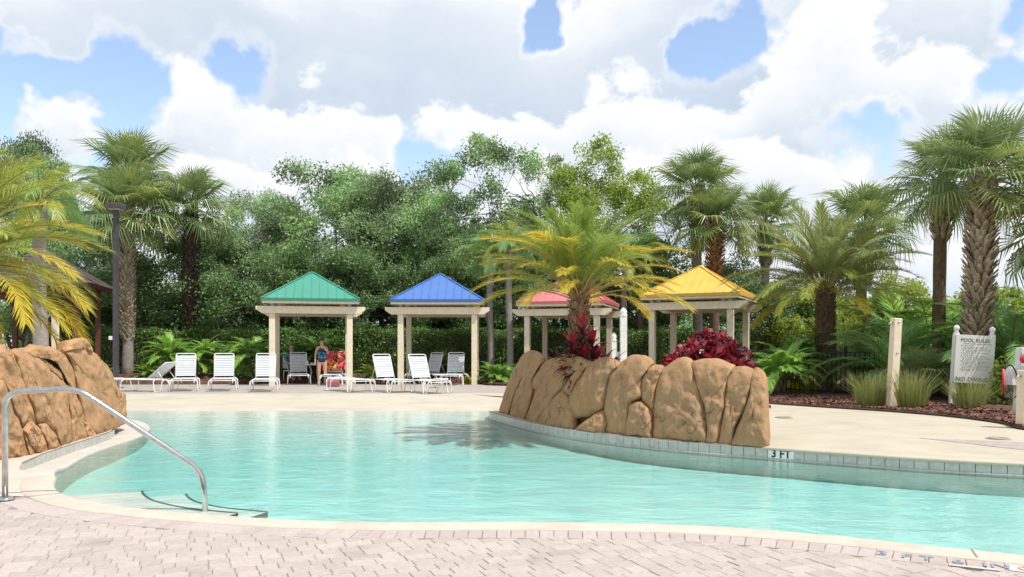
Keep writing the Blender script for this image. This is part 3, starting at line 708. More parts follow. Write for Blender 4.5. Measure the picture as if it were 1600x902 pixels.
# ------------------------------------------------------------------ pool cabanas
def cabana(nm, X, Y, rz, label, s=1.0):
    """X, Y: middle of the front; local +y runs away from the viewer"""
    h = 1.32; c = Vector((X, Y, 0)) + Vector((-math.sin(rz), math.cos(rz), 0)) * h * s
    r = empty('cabana', label, 'cabana', c, rz, 'pool cabanas'); r.scale = (s, s, s)
    mb = MB(); mb.box((0, 0, 1.30), (.20, .20, 2.60), ch=.01); mp = mb.mesh('post', M['cream_paint'])
    for sx in (-1, 1):
        for sy in (-1, 1): ob('post', mp, r, (sx * h, sy * h, 0))
    def beam(L, hgt, w):
        mb = MB(); a = L / 2; sl_ = .20
        prof = [(-a, hgt), (-a, hgt * .55), (-a + sl_, 0), (a - sl_, 0), (a, hgt * .55), (a, hgt)]
        vs = [(x, y, z) for y in (-w / 2, w / 2) for x, z in prof]; n_ = len(prof)
        mb.add(vs, [tuple(range(n_)), tuple(range(2 * n_ - 1, n_ - 1, -1))] + [(i, i + n_, (i + 1) % n_ + n_, (i + 1) % n_) for i in range(n_)]); return mb.mesh('beam', M['cream_paint'])
    b1 = beam(3.72, .25, .07)
    for sy in (-1, 1):
        for d in (-.137, .137): ob('beam', b1, r, (0, sy * h + d, 2.53))
    mb = MB(); mb.box((0, 0, 0), (.12, 2 * h + .2, .2)); b2 = mb.mesh('beam', M['cream_paint'])
    for sx in (-1, 1): ob('beam', b2, r, (sx * h, 0, 2.70))
    # short posts and plate that carry the roof
    mb = MB(); mb.box((0, 0, .12), (.13, .13, .24)); ms = mb.mesh('stub_post', M['cream_paint'])
    for sx in (-1, 1):
        for sy in (-1, 1):
            ob('stub_post', ms, r, (sx * h, sy * h, 2.80)); ob('stub_post', ms, r, (sx * (h - .24), sy * h, 2.80))
    e = 1.66; ze = 3.05; za = 4.12
    mb = MB(); mb.box((0, 0, 0), (2 * h + .3, .06, .10)); mpl = mb.mesh('roof_plate', M['cream_paint'])
    for k in range(4): a = k * math.pi / 2; ob('roof_plate', mpl, r, (math.sin(a) * h, math.cos(a) * h, 2.90), (0, 0, -a))
    # rafters seen below the eaves
    for k in range(4):
        a = k * math.pi / 2; q = Matrix.Rotation(-a, 3, 'Z')
        for u in (-1.2, -.9, -.6, -.3, 0, .3, .6, .9, 1.2):
            p0 = Vector((u, e - .03, ze - .06)); run = min(e - abs(u) - .05, 1.2); p1 = Vector((u, e - run, ze - .06 + (za - ze) * run / e * .97))
            mb = MB(); mb.bar(q @ p0, q @ p1, .04, .09); mb.build('rafter', M['cream_paint'], r)
    # roof: four sheets with standing seams, coloured drip edge, cream fascia
    rf = MB()
    for k in range(4):
        a = k * math.pi / 2; q = Matrix.Rotation(-a, 3, 'Z')
        top = [q @ Vector(v) for v in ((-e, e, ze), (e, e, ze), (0, 0, za))]; bot = [v - Vector((0, 0, .025)) for v in top]
        rf.add(top + bot, [(0, 2, 1), (3, 4, 5), (0, 1, 4, 3)])
    ro = rf.build('roof', M['roof_' + nm], r)
    for k in range(4):
        a = k * math.pi / 2; q = Matrix.Rotation(-a, 3, 'Z'); sm = MB()
        for j in range(-5, 6):
            u = j * .29; p0 = Vector((u, e, ze + .008)); p1 = Vector((u, abs(u) + .02, za - (za - ze) * (abs(u) + .02) / e + .008))
            if (p1 - p0).length > .1: m1 = MB(); m1.bar(q @ p0, q @ p1, .022, .03); m1.build('seam', M['roof_' + nm], ro)
        h0 = q @ Vector((-e, e, ze)); m1 = MB(); m1.bar(h0 + Vector((0, 0, .012)), Vector((0, 0, za + .012)), .09, .02); m1.build('hip_cap', M['roof_' + nm], ro)
        m1 = MB(); m1.bar(q @ Vector((-e - .012, e + .006, ze - .045)), q @ Vector((e + .012, e + .006, ze - .045)), .024, .10); m1.build('drip_edge', M['fascia_' + nm], ro)
        m1 = MB(); m1.bar(q @ Vector((-e + .02, e - .03, ze - .13)), q @ Vector((e - .02, e - .03, ze - .13)), .03, .09); m1.build('fascia', M['cream_paint'], r)
    return r
cabana('green', XatY(486.5, 28.0), 28.0, R(13), 'cream cabana with green metal roof')
cabana('blue', XatY(683.8, 28.6), 28.6, R(1), 'cream cabana with blue metal roof')
cabana('red', XatY(877.6, 29.6), 29.6, R(-17), 'cream cabana with red metal roof behind the island palm')
cabana('yellow', (5.14 + 7.70) / 2, (29.3 + 27.94) / 2, R(-27), 'cream cabana with yellow metal roof behind the rock island', 1.07)

# ------------------------------------------------------------------ loungers and tables
def strap_mesh():
    mb = MB(); mb.box((0, 0, 0), (.60, .046, .012), ch=.004); return mb.mesh('strap', M['strap'])
STRAP = strap_mesh()
def lounger(X, Y, rz, back, label, seat=.37):
    """foot end towards local -y; back: angle of the backrest in degrees"""
    r = empty('sun_lounger', label, 'lounger', (X, Y, .004), rz, 'white strap sun loungers')
    W = .31; yb = .18; bl = .80; a = R(back); ca, sa = math.cos(a), math.sin(a)
    for sx in (-1, 1):
        mb = MB(); mb.tube(rounded([(sx * W, -1.0, seat - .12), (sx * W, -.98, seat), (sx * W, yb + .72, seat), (sx * W, yb + .76, seat - .12)], .08), .015, 8); mb.build('side_rail', M['white_metal'], r, True)
    for y in (-.96, yb + .7):
        mb = MB(); mb.tube([(-W, y, seat - .035), (W, y, seat - .035)], .013, 8); mb.build('cross_bar', M['white_metal'], r, True)
    bk = rounded([(-.29, yb, seat + .02), (-.29, yb + bl * ca, seat + .02 + bl * sa), (.29, yb + bl * ca, seat + .02 + bl * sa), (.29, yb, seat + .02)], .07)
    mb = MB(); mb.tube(bk, .015, 8); mb.build('back_frame', M['white_metal'], r, True)
    for sx in (-1, 1):
        for yy in (-.78, .62):
            p = rounded([(sx * (W + .0), yy - .17, seat - .01), (sx * (W + .075), yy - .15, seat - .05), (sx * (W + .09), yy - .10, .014), (sx * (W + .09), yy + .10, .014), (sx * (W + .075), yy + .15, seat - .05), (sx * W, yy + .17, seat - .01)], .07)
            mb = MB(); mb.tube(p, .014, 8); mb.build('leg', M['white_metal'], r, True)
    if back > 20:
        for sx in (-1, 1):
            mb = MB(); mb.tube([(sx * .27, yb + bl * .55 * ca, seat + bl * .55 * sa), (sx * .29, yb + bl * .55 * ca + .2, seat)], .01, 6); mb.build('prop', M['white_metal'], r, True)
    for k in range(18): ob('strap', STRAP, r, (0, -.92 + k * .0605, seat + .012))
    for k in range(12):
        d = .06 + k * .0575; ob('strap', STRAP, r, (0, yb + d * ca, seat + .035 + d * sa), (a, 0, 0), (.95, 1, 1))
    return r
def at(px, py, z=0): x, y = gnd(px, py, z); return x, y
x, y = at(210, 613); lounger(x + .25, y + .35, R(-103), 38, 'white lounger seen from the side with low backrest, near the lamp post')
for px, py, rz, lb in ((281, 611, 19, 'white lounger with raised back, first of three facing the pool, right of the lamp post'), (342, 611, 17, 'white lounger with raised back, middle of the three in front of the ferns'), (408, 612, 14, 'white lounger with raised back beside the left post of the green cabana')):
    x, y = at(px, py); lounger(x, y + .4, R(rz), 70, lb)
x, y = at(461, 601); lounger(x, y + .5, R(16), 72, 'white lounger with raised back under the green cabana, in front of the seated person')
x, y = at(517, 602); tl = lounger(x, y + .4, R(6), 68, 'white lounger with a red and orange towel over its back'); TLX, TLY = x, y + .4
x, y = at(541, 613); lounger(x, y + .45, R(38), 0, 'flat white lounger with lowered back in front of the towel')
x, y = at(601, 613.5); lounger(x + .05, y + .45, R(36), 66, 'white lounger turned right, at the left post of the blue cabana')
x, y = at(658, 615); lounger(x + .05, y + .45, R(34), 66, 'white lounger turned right, in front of the blue cabana beside the small table')
x, y = at(668, 600); lounger(x + .05, y + .2, R(-35), 70, 'white lounger turned left in the shade of the blue cabana, behind the tables')
x, y = at(709, 602); lounger(x, y + .5, R(-4), 72, 'white lounger facing the pool in the shade of the blue cabana, near its right post')
def side_table(X, Y, w, h, label, rz=0.):
    r = empty('side_table', label, 'table', (X, Y, .004), rz, 'white side tables')
    mb = MB(); mb.lathe([(w / 2 - .02, h - .02), (w / 2, h - .015), (w / 2, h + .005), (w / 2 - .02, h + .012)], n=24); mb.build('table_top', M['white_metal'], r)
    for k in range(4):
        a = k * math.pi / 2 + .78; u = Vector((math.cos(a), math.sin(a), 0))
        mb = MB(); mb.tube(rounded([u * (w * .36) + Vector((0, 0, h - .02)), u * (w * .16) + Vector((0, 0, h * .62)), u * (w * .46) + Vector((0, 0, .01))], .12), .011, 8); mb.build('leg', M['white_metal'], r, True)
    return r
x, y = at(689, 615); side_table(x, y, .44, .42, 'small white table at the foot of the loungers before the blue cabana')
x, y = at(686, 606.5); side_table(x, y, .44, .44, 'small white table standing behind the other one in the shade')
x, y = at(187, 613); side_table(x, y - .25, .46, .42, 'small white table at the foot of the side-on lounger by the left rocks')
x, y = at(486.5, 600); T0 = side_table(x, y + .4, .74, .70, 'tall white table under the green cabana beside the standing person', .4); T0X, T0Y = x, y + .4
# things on the table
mb = MB(); mb.lathe([(.09, 0), (.12, .05), (.125, .055), (.10, .05), (.02, .02)], n=18); tag(mb.build('bowl', M['white_plastic'], loc=(T0X - .02, T0Y - .05, .722)), 'white bowl on the tall table under the green cabana', 'bowl')
mb = MB(); mb.box((0, 0, .11), (.15, .13, .22), ch=.02); o = mb.build('jug', M['blue_plastic'], loc=(T0X + .22, T0Y, .722)); tag(o, 'blue jug at the right end of the tall table', 'jug')
mb = MB(); mb.lathe([(.05, 0), (.055, .03), (.04, .04)], n=12); ob('lid', mb.mesh('lid', M['white_plastic']), o, (0, 0, .221))
mb = MB(); mb.lathe([(.03, 0), (.035, .12), (.03, .12)], n=12); tag(mb.build('cup', M['white_plastic'], loc=(T0X - .22, T0Y - .08, .722)), 'small white cup at the left end of the tall table', 'cup')
# towel over the lounger back
tm = bpy.data.materials.new('towel'); tm.use_nodes = True; t = NT(tm.node_tree); b_ = tm.node_tree.nodes['Principled BSDF']; g_ = t.n('ShaderNodeNewGeometry'); ps = g_.outputs['Position']
c_ = t.mix(t.smooth(t.noise(ps, 3.2, 1, .5, .5), .47, .53), (.82, .10, .07), (.90, .30, .07)); c_ = t.mix(t.smooth(t.noise(ps, 4.3, 2, .5, .9), .56, .59), c_, (.06, .03, .06)); c_ = t.mix(t.smooth(t.noise(ps, 2.6, 1, .5, .2), .60, .63), c_, (.75, .06, .15)); t.link(c_, b_.inputs['Base Color']); t.set(b_, 'Roughness', .95)
a = R(68); ca, sa = math.cos(a), math.sin(a); vs = []; fs = []; n_, m_ = 15, 22
for j in range(m_):
    v_ = j / (m_ - 1) * 1.02                        # along the cloth from low on the front, over the top bar
    for i in range(n_):
        u = (i / (n_ - 1) - .5) * (.74 + .10 * (1 - v_)); w_ = .022 * math.sin(u * 26 + v_ * 3) * (.4 + abs(u)) + .02 * noise.noise(Vector((u * 5, v_ * 4, 0)))
        if v_ < .76: d = .10 + v_ * .97; p = Vector((u, .18 + d * ca - .055 - abs(u) * .05 + w_, .39 + d * sa + .03))
        else: d = .10 + .76 * .97; e_ = v_ - .76; p = Vector((u, .18 + d * ca + .02 + min(e_ * 2, .06) + w_, .39 + d * sa + .045 - max(0, e_ - .03) * 1.1))
        vs.append(p)
for j in range(m_ - 1):
    for i in range(n_ - 1): q = j * n_ + i; fs.append((q, q + 1, q + n_ + 1, q + n_))
o = ob('beach_towel', new_mesh('beach_towel', vs, fs, tm, True), None, (TLX, TLY, .004), (0, 0, R(6))); tag(o, 'red and orange patterned beach towel draped over a lounger back', 'towel')
sm = o.modifiers.new('thick', 'SOLIDIFY'); sm.thickness = .012
# bag under that lounger
x, y = at(517, 605); mb = MB(); mb.box((0, 0, .12), (.42, .22, .24), ch=.05); o = mb.build('beach_bag', M['bag_pink'], loc=(x + .05, y + .15, .006), rot=(0, 0, .2)); tag(o, 'dark pink beach bag on the ground under the towel-covered lounger', 'bag')
bv = o.modifiers.new('b', 'BEVEL'); bv.width = .04; bv.segments = 3
for sy in (-1, 1):
    mb = MB(); mb.tube(rounded([(-.1, sy * .07, .22), (-.09, sy * .09, .36), (.09, sy * .09, .36), (.1, sy * .07, .22)], .06), .009, 6); mb.build('handle', M['bag_pink'], o, True)

# ------------------------------------------------------------------ lamp post, posts, sign, rescue post
lx, ly = XatY(181, 26), 26.0
lp = empty('lamp_post', 'tall dark bronze lamp post with box lantern beside the left palms', 'lamp post', (lx, ly, 0))
mb = MB(); mb.box((0, 0, 2.93), (.14, .14, 5.86), ch=.01); mb.build('pole', M['bronze'], lp)
mb = MB(); mb.box((0, 0, .02), (.34, .34, .04), ch=.008); mb.build('base_plate', M['bronze'], lp)
mb = MB(); mb.box((.06, -.12, 5.92), (.48, .42, .17), ch=.02); hd = mb.build('lantern', M['bronze'], lp)
mb = MB(); mb.box((.06, -.12, 5.828), (.40, .34, .02)); mb.build('lens', M['lamp_glass'], hd)
mb = MB(); mb.box((0, 0, 2.55 - .9), (.1, .12, .12)); mb.build('outlet_box', M['white_plastic'], lp, loc=(-.13, -.05, 0))

def square_post(px, Y, w, top, label, lean=0., mat='cream_paint'):
    r = empty('square_post', label, 'post', (XatY(px, Y), Y, 0)); r.rotation_euler = (0, R(lean), .15)
    mb = MB(); mb.box((0, 0, top / 2), (w, w, top), ch=.012); mb.build('shaft', M[mat], r)
    for z in (top - .09, top * .62, top * .3):
        mb = MB(); mb.tube([(0, -w / 2, z), (0, -w / 2 - .02, z)], .016, 8); mb.build('bolt', M['steel'], r, True)
    mb = MB(); mb.tube(rounded([(-w / 2, 0, top - .1), (-w / 2 - .06, 0, top - .1), (-w / 2 - .09, 0, top - .15)], .03), .014, 8); mb.build('tap', M['steel'], r, True)
    return r
square_post(1392.5, 16.95, .165, 1.95, 'tall cream wooden post between clumps of grass at the deck edge', 3.6)
square_post(86.5, 15.9, .105, 2.08, 'cream wooden post standing behind the left-hand rocks', 0)

FONT = bpy.data.curves.new('f', 'FONT').font
def text(s_, size, mat, parent, loc, rot, ext=.002, name='lettering', align='CENTER', sx=1., bold=.0):
    cu = bpy.data.curves.new(name, 'FONT'); cu.body = s_; cu.size = size; cu.extrude = ext; cu.align_x = align; cu.align_y = 'CENTER'; cu.resolution_u = 3; cu.offset = bold * size
    tmp = bpy.data.objects.new('tmp', cu); COL.objects.link(tmp); dg = bpy.context.evaluated_depsgraph_get(); me = bpy.data.meshes.new_from_object(tmp.evaluated_get(dg)); bpy.data.objects.remove(tmp)
    me.materials.clear(); me.materials.append(mat); o = ob(name, me, parent, loc, rot, (sx, 1, 1)); return o
SY = 17.3; sx0 = XatY(1515.5, SY)
sg = empty('pool_rules_sign', 'white sign board headed pool rules on two white posts', 'sign', (sx0, SY, 0), R(-8)); sg.rotation_euler = (0, R(3.4), R(-6))
for s_ in (-.37, .37):
    pm = MB(); pm.box((0, 0, .81), (.105, .105, 1.62), ch=.01); po = pm.build('sign_post', M['white_paint'], sg, loc=(s_, .02, 0))
    pm = MB(); pm.lathe([(.052, 0), (.06, .015), (.035, .035), (.045, .06), (.062, .10), (.058, .14), (.03, .17), (.004, .18)], n=16); pm.build('finial', M['white_paint'], po, True, loc=(0, 0, 1.62))
pmat('sign_face', (.70, .71, .66), .5, col2=(.66, .68, .62), scale=3)
mb = MB(); mb.box((0, -.055, 1.07), (.80, .03, 1.04), ch=.003); bd_ = mb.build('board', M['sign_face'], sg)
fy = -.0735; RX = (R(90), 0, 0)
text('POOL', .105, M['ink'], bd_, (-.165, fy, 1.475), RX, sx=1.02); text('RULES', .105, M['ink'], bd_, (.15, fy, 1.475), RX, sx=1.02)
mb = MB(); mb.box((.05, fy, 1.405), (.6, .002, .006)); mb.build('underline', M['ink'], bd_)
rl = random.Random(11); zz = 1.365; k = 0
for nl in (1, 2, 2, 2, 1, 3, 3, 3, 2):
    for j in range(nl):
        mb = MB(); xx = -.25 if j else -.29; end = .30 - (rl.uniform(.1, .4) if j == nl - 1 else rl.uniform(0, .05))
        if nl == 1: end = -.02 if k == 0 else .16
        while xx < end:
            w = rl.uniform(.02, .075)
            for c in range(max(2, int(w / .012))): mb.box((xx + c * .012 + .005, fy, zz), (.006, .0015, .011 + (c % 3 == 1) * .003))
            xx += w + .018
        tag(mb.build('text_line', M['ink'], bd_), kind='stuff'); zz -= .0275
    zz -= .006; k += 1
text('NO', .125, M['ink'], bd_, (-.265, fy, .63), RX, sx=.98); text('DIVING', .125, M['ink'], bd_, (.09, fy, .63), RX, sx=.98)

# rescue post with net and red float at the right edge
rx, ry = XatY(1592, 15.2), 15.2
rp_ = empty('rescue_post', 'white post with a rounded white hood at the right edge of the deck', 'post', (rx, ry, 0)); rp_.rotation_euler = (0, R(3), 0)
mb = MB(); mb.box((0, 0, .66), (.16, .16, 1.32), ch=.01); mb.build('shaft', M['white_paint'], rp_)
vs = []; fs = []; n_ = 14
for k in range(n_): a_ = math.pi * k / (n_ - 1); vs += [(-.16 * math.cos(a_) * 1.0 - .1, y_, .78 + .20 * math.sin(a_)) for y_ in (-.16, .10)]
vs += [(-.26, -.16, .60), (-.26, .10, .60), (.06, -.16, .60), (.06, .10, .60)]
mb = MB(); n2 = 2 * n_; mb.add(vs, [(2 * k, 2 * k + 2, 2 * k + 3, 2 * k + 1) for k in range(n_ - 1)] + [(0, 1, n2 + 1, n2), (2 * n_ - 2, n2 + 2, n2 + 3, 2 * n_ - 1), tuple([n2] + [2 * k for k in range(n_)] + [n2 + 2]), tuple([n2 + 3] + [2 * k + 1 for k in range(n_ - 1, -1, -1)] + [n2 + 1])]); mb.build('hood', M['white_paint'], rp_)
mb = MB(); mb.lathe([(.004, -.085), (.05, -.07), (.08, -.03), (.085, 0), (.08, .03), (.05, .07), (.004, .085)], n=16); fl = mb.build('float', M['red_plastic'], None, True, loc=(rx - .01, ry - .19, 1.10)); tag(fl, 'round red float hanging on the white rescue post', 'float')
mb = MB(); mb.tube([(0, .02, .08), (0, .11, .10)], .01, 6); mb.build('hook', M['steel'], fl, True)
nt = empty('skimmer_net', 'pool skimmer net with a red and dark frame hung beside the white post', 'net', (rx - .30, ry - .24, .68)); nt.rotation_euler = (0, 0, R(10))
fp_ = rounded([(-.16, 0, -.28), (-.17, 0, .29), (0, 0, .33), (.10, 0, .2), (.20, 0, -.12), (.12, 0, -.28), (-.02, 0, -.33), (-.16, 0, -.28)], .08)
mb = MB(); mb.tube(fp_, .013, 8); mb.build('frame', M['black_metal'], nt, True)
mb = MB(); mb.tube([(-.172, -.012, -.22), (-.178, -.012, .24)], .02, 8); mb.build('red_edge', M['red_plastic'], nt, True)
mb = MB(); mb.tube([(.20, 0, -.1), (.34, .05, .1), (.36, .06, .75)], .013, 8); mb.build('handle', M['steel'], nt, True)
mb = MB()
ctr = Vector((0, .13, -.05))
for k in range(0, len(fp_) - 1, 3):
    mb.tube([fp_[k], fp_[k].lerp(ctr, .5) + Vector((0, .05, -.02)), ctr], .0022, 3)
for q in (.12, .24, .36, .48, .6, .72, .84):
    mb.tube([p.lerp(ctr, q) + Vector((0, .05 * math.sin(q * 3.1), 0)) for p in fp_], .0022, 3)
mb.build('netting', M['palm_grey'], nt)
square_post(1600, 12.95, .17, .95, 'short cream post at the very right edge beside the net', 2)

# white vinyl fence end behind the island
vf = empty('vinyl_fence', 'white vinyl fence with a tall and a short capped post behind the island', 'fence', (XatY(968, 20.5), 20.5, 0))
for dx, h_, w_ in ((.10, 2.12, .165), (-.13, 1.48, .13)):
    mb = MB(); mb.box((0, 0, h_ / 2), (w_, w_, h_), ch=.008); po = mb.build('fence_post', M['white_paint'], vf, loc=(dx, 0 if dx > 0 else .06, 0))
    mb = MB(); mb.lathe([(w_ * .5, 0), (w_ * .62, .02), (w_ * .62, .05), (w_ * .45, .07), (w_ * .6, .12), (w_ * .5, .17), (w_ * .2, .22), (.004, .24)], n=16); mb.build('cap', M['white_paint'], po, True, loc=(0, 0, h_))
mb = MB(); mb.box((0, 0, .55), (.05, .02, 1.1)); pk = mb.mesh('picket', M['white_paint'])
for k in range(2): ob('picket', pk, vf, (-.04 + k * .06, .05, .12))
mb = MB(); mb.bar((-.13, .06, .5), (.1, .03, .5), .03, .06); mb.build('rail', M['white_paint'], vf)

# black metal fence behind the right-hand bed
bf = empty('metal_fence', 'black metal picket fence behind the right-hand planting bed', 'fence', (6.6, 22.6, 0))
fpts = [Vector((0, 0, 0)), Vector((2.2, -1.6, 0)), Vector((5.0, -3.2, 0)), Vector((8.4, -5.4, 0))]
mb = MB(); mb.box((0, 0, .62), (.02, .02, 1.2)); pk = mb.mesh('picket', M['black_metal'])
for a_, b_2 in zip(fpts, fpts[1:]):
    L_ = (b_2 - a_).length; nn = int(L_ / .115)
    for k in range(nn): p = a_.lerp(b_2, k / nn); ob('picket', pk, bf, p)
    for z_ in (.18, 1.05, 1.2):
        mb = MB(); mb.bar(a_ + Vector((0, .012, z_)), b_2 + Vector((0, .012, z_)), .03, .04); mb.build('rail', M['black_metal'], bf)
for p in fpts:
    mb = MB(); mb.box((0, 0, .68), (.06, .06, 1.36)); mb.build('fence_post', M['black_metal'], bf, loc=p)

# ------------------------------------------------------------------ brown garden gazebo on the left
gx, gy = XatY(70, 27.5), 27.5
gz = empty('wooden_gazebo', 'dark red-brown wooden gazebo with grey shingle roof behind the left palm', 'gazebo', (gx, gy, 0), R(14))
hg = 1.35
gp = MB(); gp.box((0, 0, 1.75), (.15, .15, 3.5), ch=.01); gp.lathe([(.12, .85), (.13, .9), (.09, 1.0), (.11, 1.05)], n=12); gpm = gp.mesh('post', M['brown_wood'])
for sx in (-1, 1):
    for sy in (-1, 1): ob('post', gpm, gz, (sx * hg, sy * hg, 0))
for k in range(4):
    a_ = k * math.pi / 2; q = Matrix.Rotation(a_, 3, 'Z')
    for z_, hh_ in ((3.42, .2), (3.02, .07), (.95, .08), (.18, .08)):
        if z_ < 1 and k == 1: continue
        mb = MB(); mb.bar(q @ Vector((-hg, -hg, z_)), q @ Vector((hg, -hg, z_)), .07, hh_); mb.build('rail', M['brown_wood'], gz)
    for j in range(22):                               # spindles of the frieze
        u = -hg + .12 + j * .117; mb = MB(); mb.bar(q @ Vector((u, -hg, 3.05)), q @ Vector((u, -hg, 3.33)), .03, .03); mb.build('spindle', M['brown_wood'], gz)
        if k != 1: mb = MB(); mb.bar(q @ Vector((u, -hg, .2)), q @ Vector((u, -hg, .93)), .085, .02, up=q @ Vector((0, 1, 0))); mb.build('slat', M['brown_wood'], gz)
    for s_ in (-1, 1):
        mb = MB(); mb.tube(rounded([q @ Vector((s_ * hg * .97, -hg, 2.35)), q @ Vector((s_ * hg * .90, -hg, 2.85)), q @ Vector((s_ * hg * .45, -hg, 3.0))], .4), .035, 6); mb.build('bracket', M['brown_wood'], gz)
eg = 1.95; zg0, zg1 = 3.45, 4.75; rm = MB()
for k in range(4):
    q = Matrix.Rotation(k * math.pi / 2, 3, 'Z'); n_ = 11
    for j in range(n_):
        f0, f1 = j / n_, (j + 1.12) / n_; w0, w1 = eg * (1 - f0), max(eg * (1 - f1), 0); z0, z1 = zg0 + (zg1 - zg0) * f0 + .03, zg0 + (zg1 - zg0) * min(f1, 1)
        c = max(2, int(w0 * 2 / .28))
        for i in range(c):
            a0, a1 = -1 + 2 * i / c, -1 + 2 * (i + 1) / c; dz = random.uniform(0, .012)
            rm.add([q @ Vector(p) for p in ((a0 * w0, -w0, z0 + dz), (a1 * w0, -w0, z0 + dz), (a1 * w1, -w1, z1), (a0 * w1, -w1, z1), (a0 * w0, -w0, z0 - .03), (a1 * w0, -w0, z0 - .03))], [(0, 1, 2, 3), (4, 5, 1, 0)])
gr = rm.build('roof', M['shingle'], gz)
mb = MB(); mb.box((0, 0, zg0), (2 * eg - .1, 2 * eg - .1, .06)); mb.build('soffit', M['brown_wood'], gz)

# ------------------------------------------------------------------ depth markings
# black-on-white tile figures below the right end of the rocks and at the left tip of the island
def on_wall(px, w, h, s_, size, nm):
    k = (px - CX) / F; best = min(range(len(PR) - 1), key=lambda i: abs(PR[i].x - k * PR[i].y)); p = PR[best]; d = (PR[best + 1] - p).normalized(); n_ = Vector((d.y, -d.x, 0))
    rz = math.atan2(d.y, d.x)
    mb = MB(); mb.box((0, 0, 0), (w, .006, h), ch=.001); o = mb.build(nm, M['white_paint'], pool_wall, loc=(p.x + n_.x * .013, p.y + n_.y * .013, (WZ - .024) / 2 + .006), rot=(0, 0, rz))
    text(s_, size, M['black_ink'], o, (0, -.005, 0), RX, .0015, sx=.95, bold=.022); return o
on_wall(1219, .33, .132, '3 FT', .145, 'depth_marker')
on_wall(795, .30, .132, '1 FT', .135, 'depth_marker')
# worn painted depth mark on the near paving
i0 = min(range(len(NP)), key=lambda i: abs(NP[i].x - 2.66)); 
ED = offset(NP, .385)
def along(s_):
    """a point on the border course, s metres to the right of the first letter, and its heading"""
    start = min(range(len(ED)), key=lambda i: abs(CX + F * ED[i].x / ED[i].y - 1392)); acc = 0; i = start
    while i > 0:
        L_ = (ED[i] - ED[i - 1]).length
        if acc + L_ >= s_: break
        acc += L_; i -= 1
    d = (ED[i - 1] - ED[i]).normalized(); return ED[i] + d * (s_ - acc), math.atan2(d.y, d.x)
for ch_, s_ in (('3', 0), ('F', .14), ('T', .25), ('6', .42), ('I', .56), ('N', .64)):
    p, rz = along(s_)
    text(ch_, .15, M['ink_blue'], paving, (p.x, p.y, .0105), (0, 0, rz), .0008, 'painted_mark')
for s_ in (.5, .78):
    p, rz = along(s_); n_ = Vector((-math.sin(rz), math.cos(rz), 0)); mb = MB(); mb.box((0, 0, 0), (.26 if s_ < .6 else .2, .03 if s_ < .6 else .15, .003)); q = p - n_ * (.10 if s_ < .6 else 0)
    mb.build('painted_mark', M['worn_white'], paving, loc=(q.x, q.y, .0085), rot=(0, 0, rz))
p, rz = along(.78); mb = MB(); mb.tube([(.05 * math.cos(a), .05 * math.sin(a), 0) for a in np.linspace(0, 2 * math.pi, 20)[:-1]], .006, 4, closed=True); mb.bar((-.036, .036, 0), (.036, -.036, 0), .01, .004); mb.build('painted_mark', M['worn_red'], paving, loc=(p.x, p.y, .0105), rot=(0, 0, rz))
# round skimmer lids in the deck
for px, py, lb in ((1225, 653, 'grey drain cover in the deck right of the rock island'), (1560, 686, 'grey drain cover in the deck near the right edge')):
    x, y = at(px, py); r = empty('drain_cover', lb, 'drain cover', (x, y, .004)); mb = MB(); mb.lathe([(.16, 0), (.16, .008), (.145, .009)], n=28); mb.build('plate', M['far_paving'], r)
    mb = MB(); mb.tube([(.12 * math.cos(a), .12 * math.sin(a), .01) for a in np.linspace(0, 2 * math.pi, 24)[:-1]], .006, 4, closed=True); mb.build('rim', M['grout'], r)
# joints cut across the coping
def joint(p0, p1, z=.0125, w=.012):
    mb = MB(); mb.bar((*p0, z), (*p1, z), w, .003); mb.build('joint', M['grout'], cope)
for px0, py0, px1, py1 in ((96, 772.5, 20, 781), (1518, 861, 1527, 874)):
    joint(gnd(px0, py0), gnd(px1, py1))
# ------------------------------------------------------------------ people
def figure(name, joints, edges, radii, root, mat_fn, mats, label, loc, rz):
    """one continuous body grown over a skeleton"""
    me = bpy.data.meshes.new(name); names = list(joints); me.from_pydata([joints[k] for k in names], [(names.index(a), names.index(b)) for a, b in edges], []); me.update()
    o = bpy.data.objects.new(name + '_tmp', me); COL.objects.link(o)
    sk = o.modifiers.new('skin', 'SKIN'); sk.use_smooth_shade = True
    for i, k in enumerate(names):
        r_ = radii[k]; me.skin_vertices[0].data[i].radius = r_ if isinstance(r_, tuple) else (r_, r_); me.skin_vertices[0].data[i].use_root = (k == root)
    sb = o.modifiers.new('sub', 'SUBSURF'); sb.levels = 2; sb.render_levels = 2
    dg = bpy.context.evaluated_depsgraph_get(); bm_ = bpy.data.meshes.new_from_object(o.evaluated_get(dg)); bpy.data.objects.remove(o)
    bm_.materials.clear(); [bm_.materials.append(M[m]) for m in mats]
    for p in bm_.polygons: p.material_index = mat_fn(p.center); p.use_smooth = True
    return tag(ob(name, bm_, None, loc, (0, 0, rz)), label, 'person')
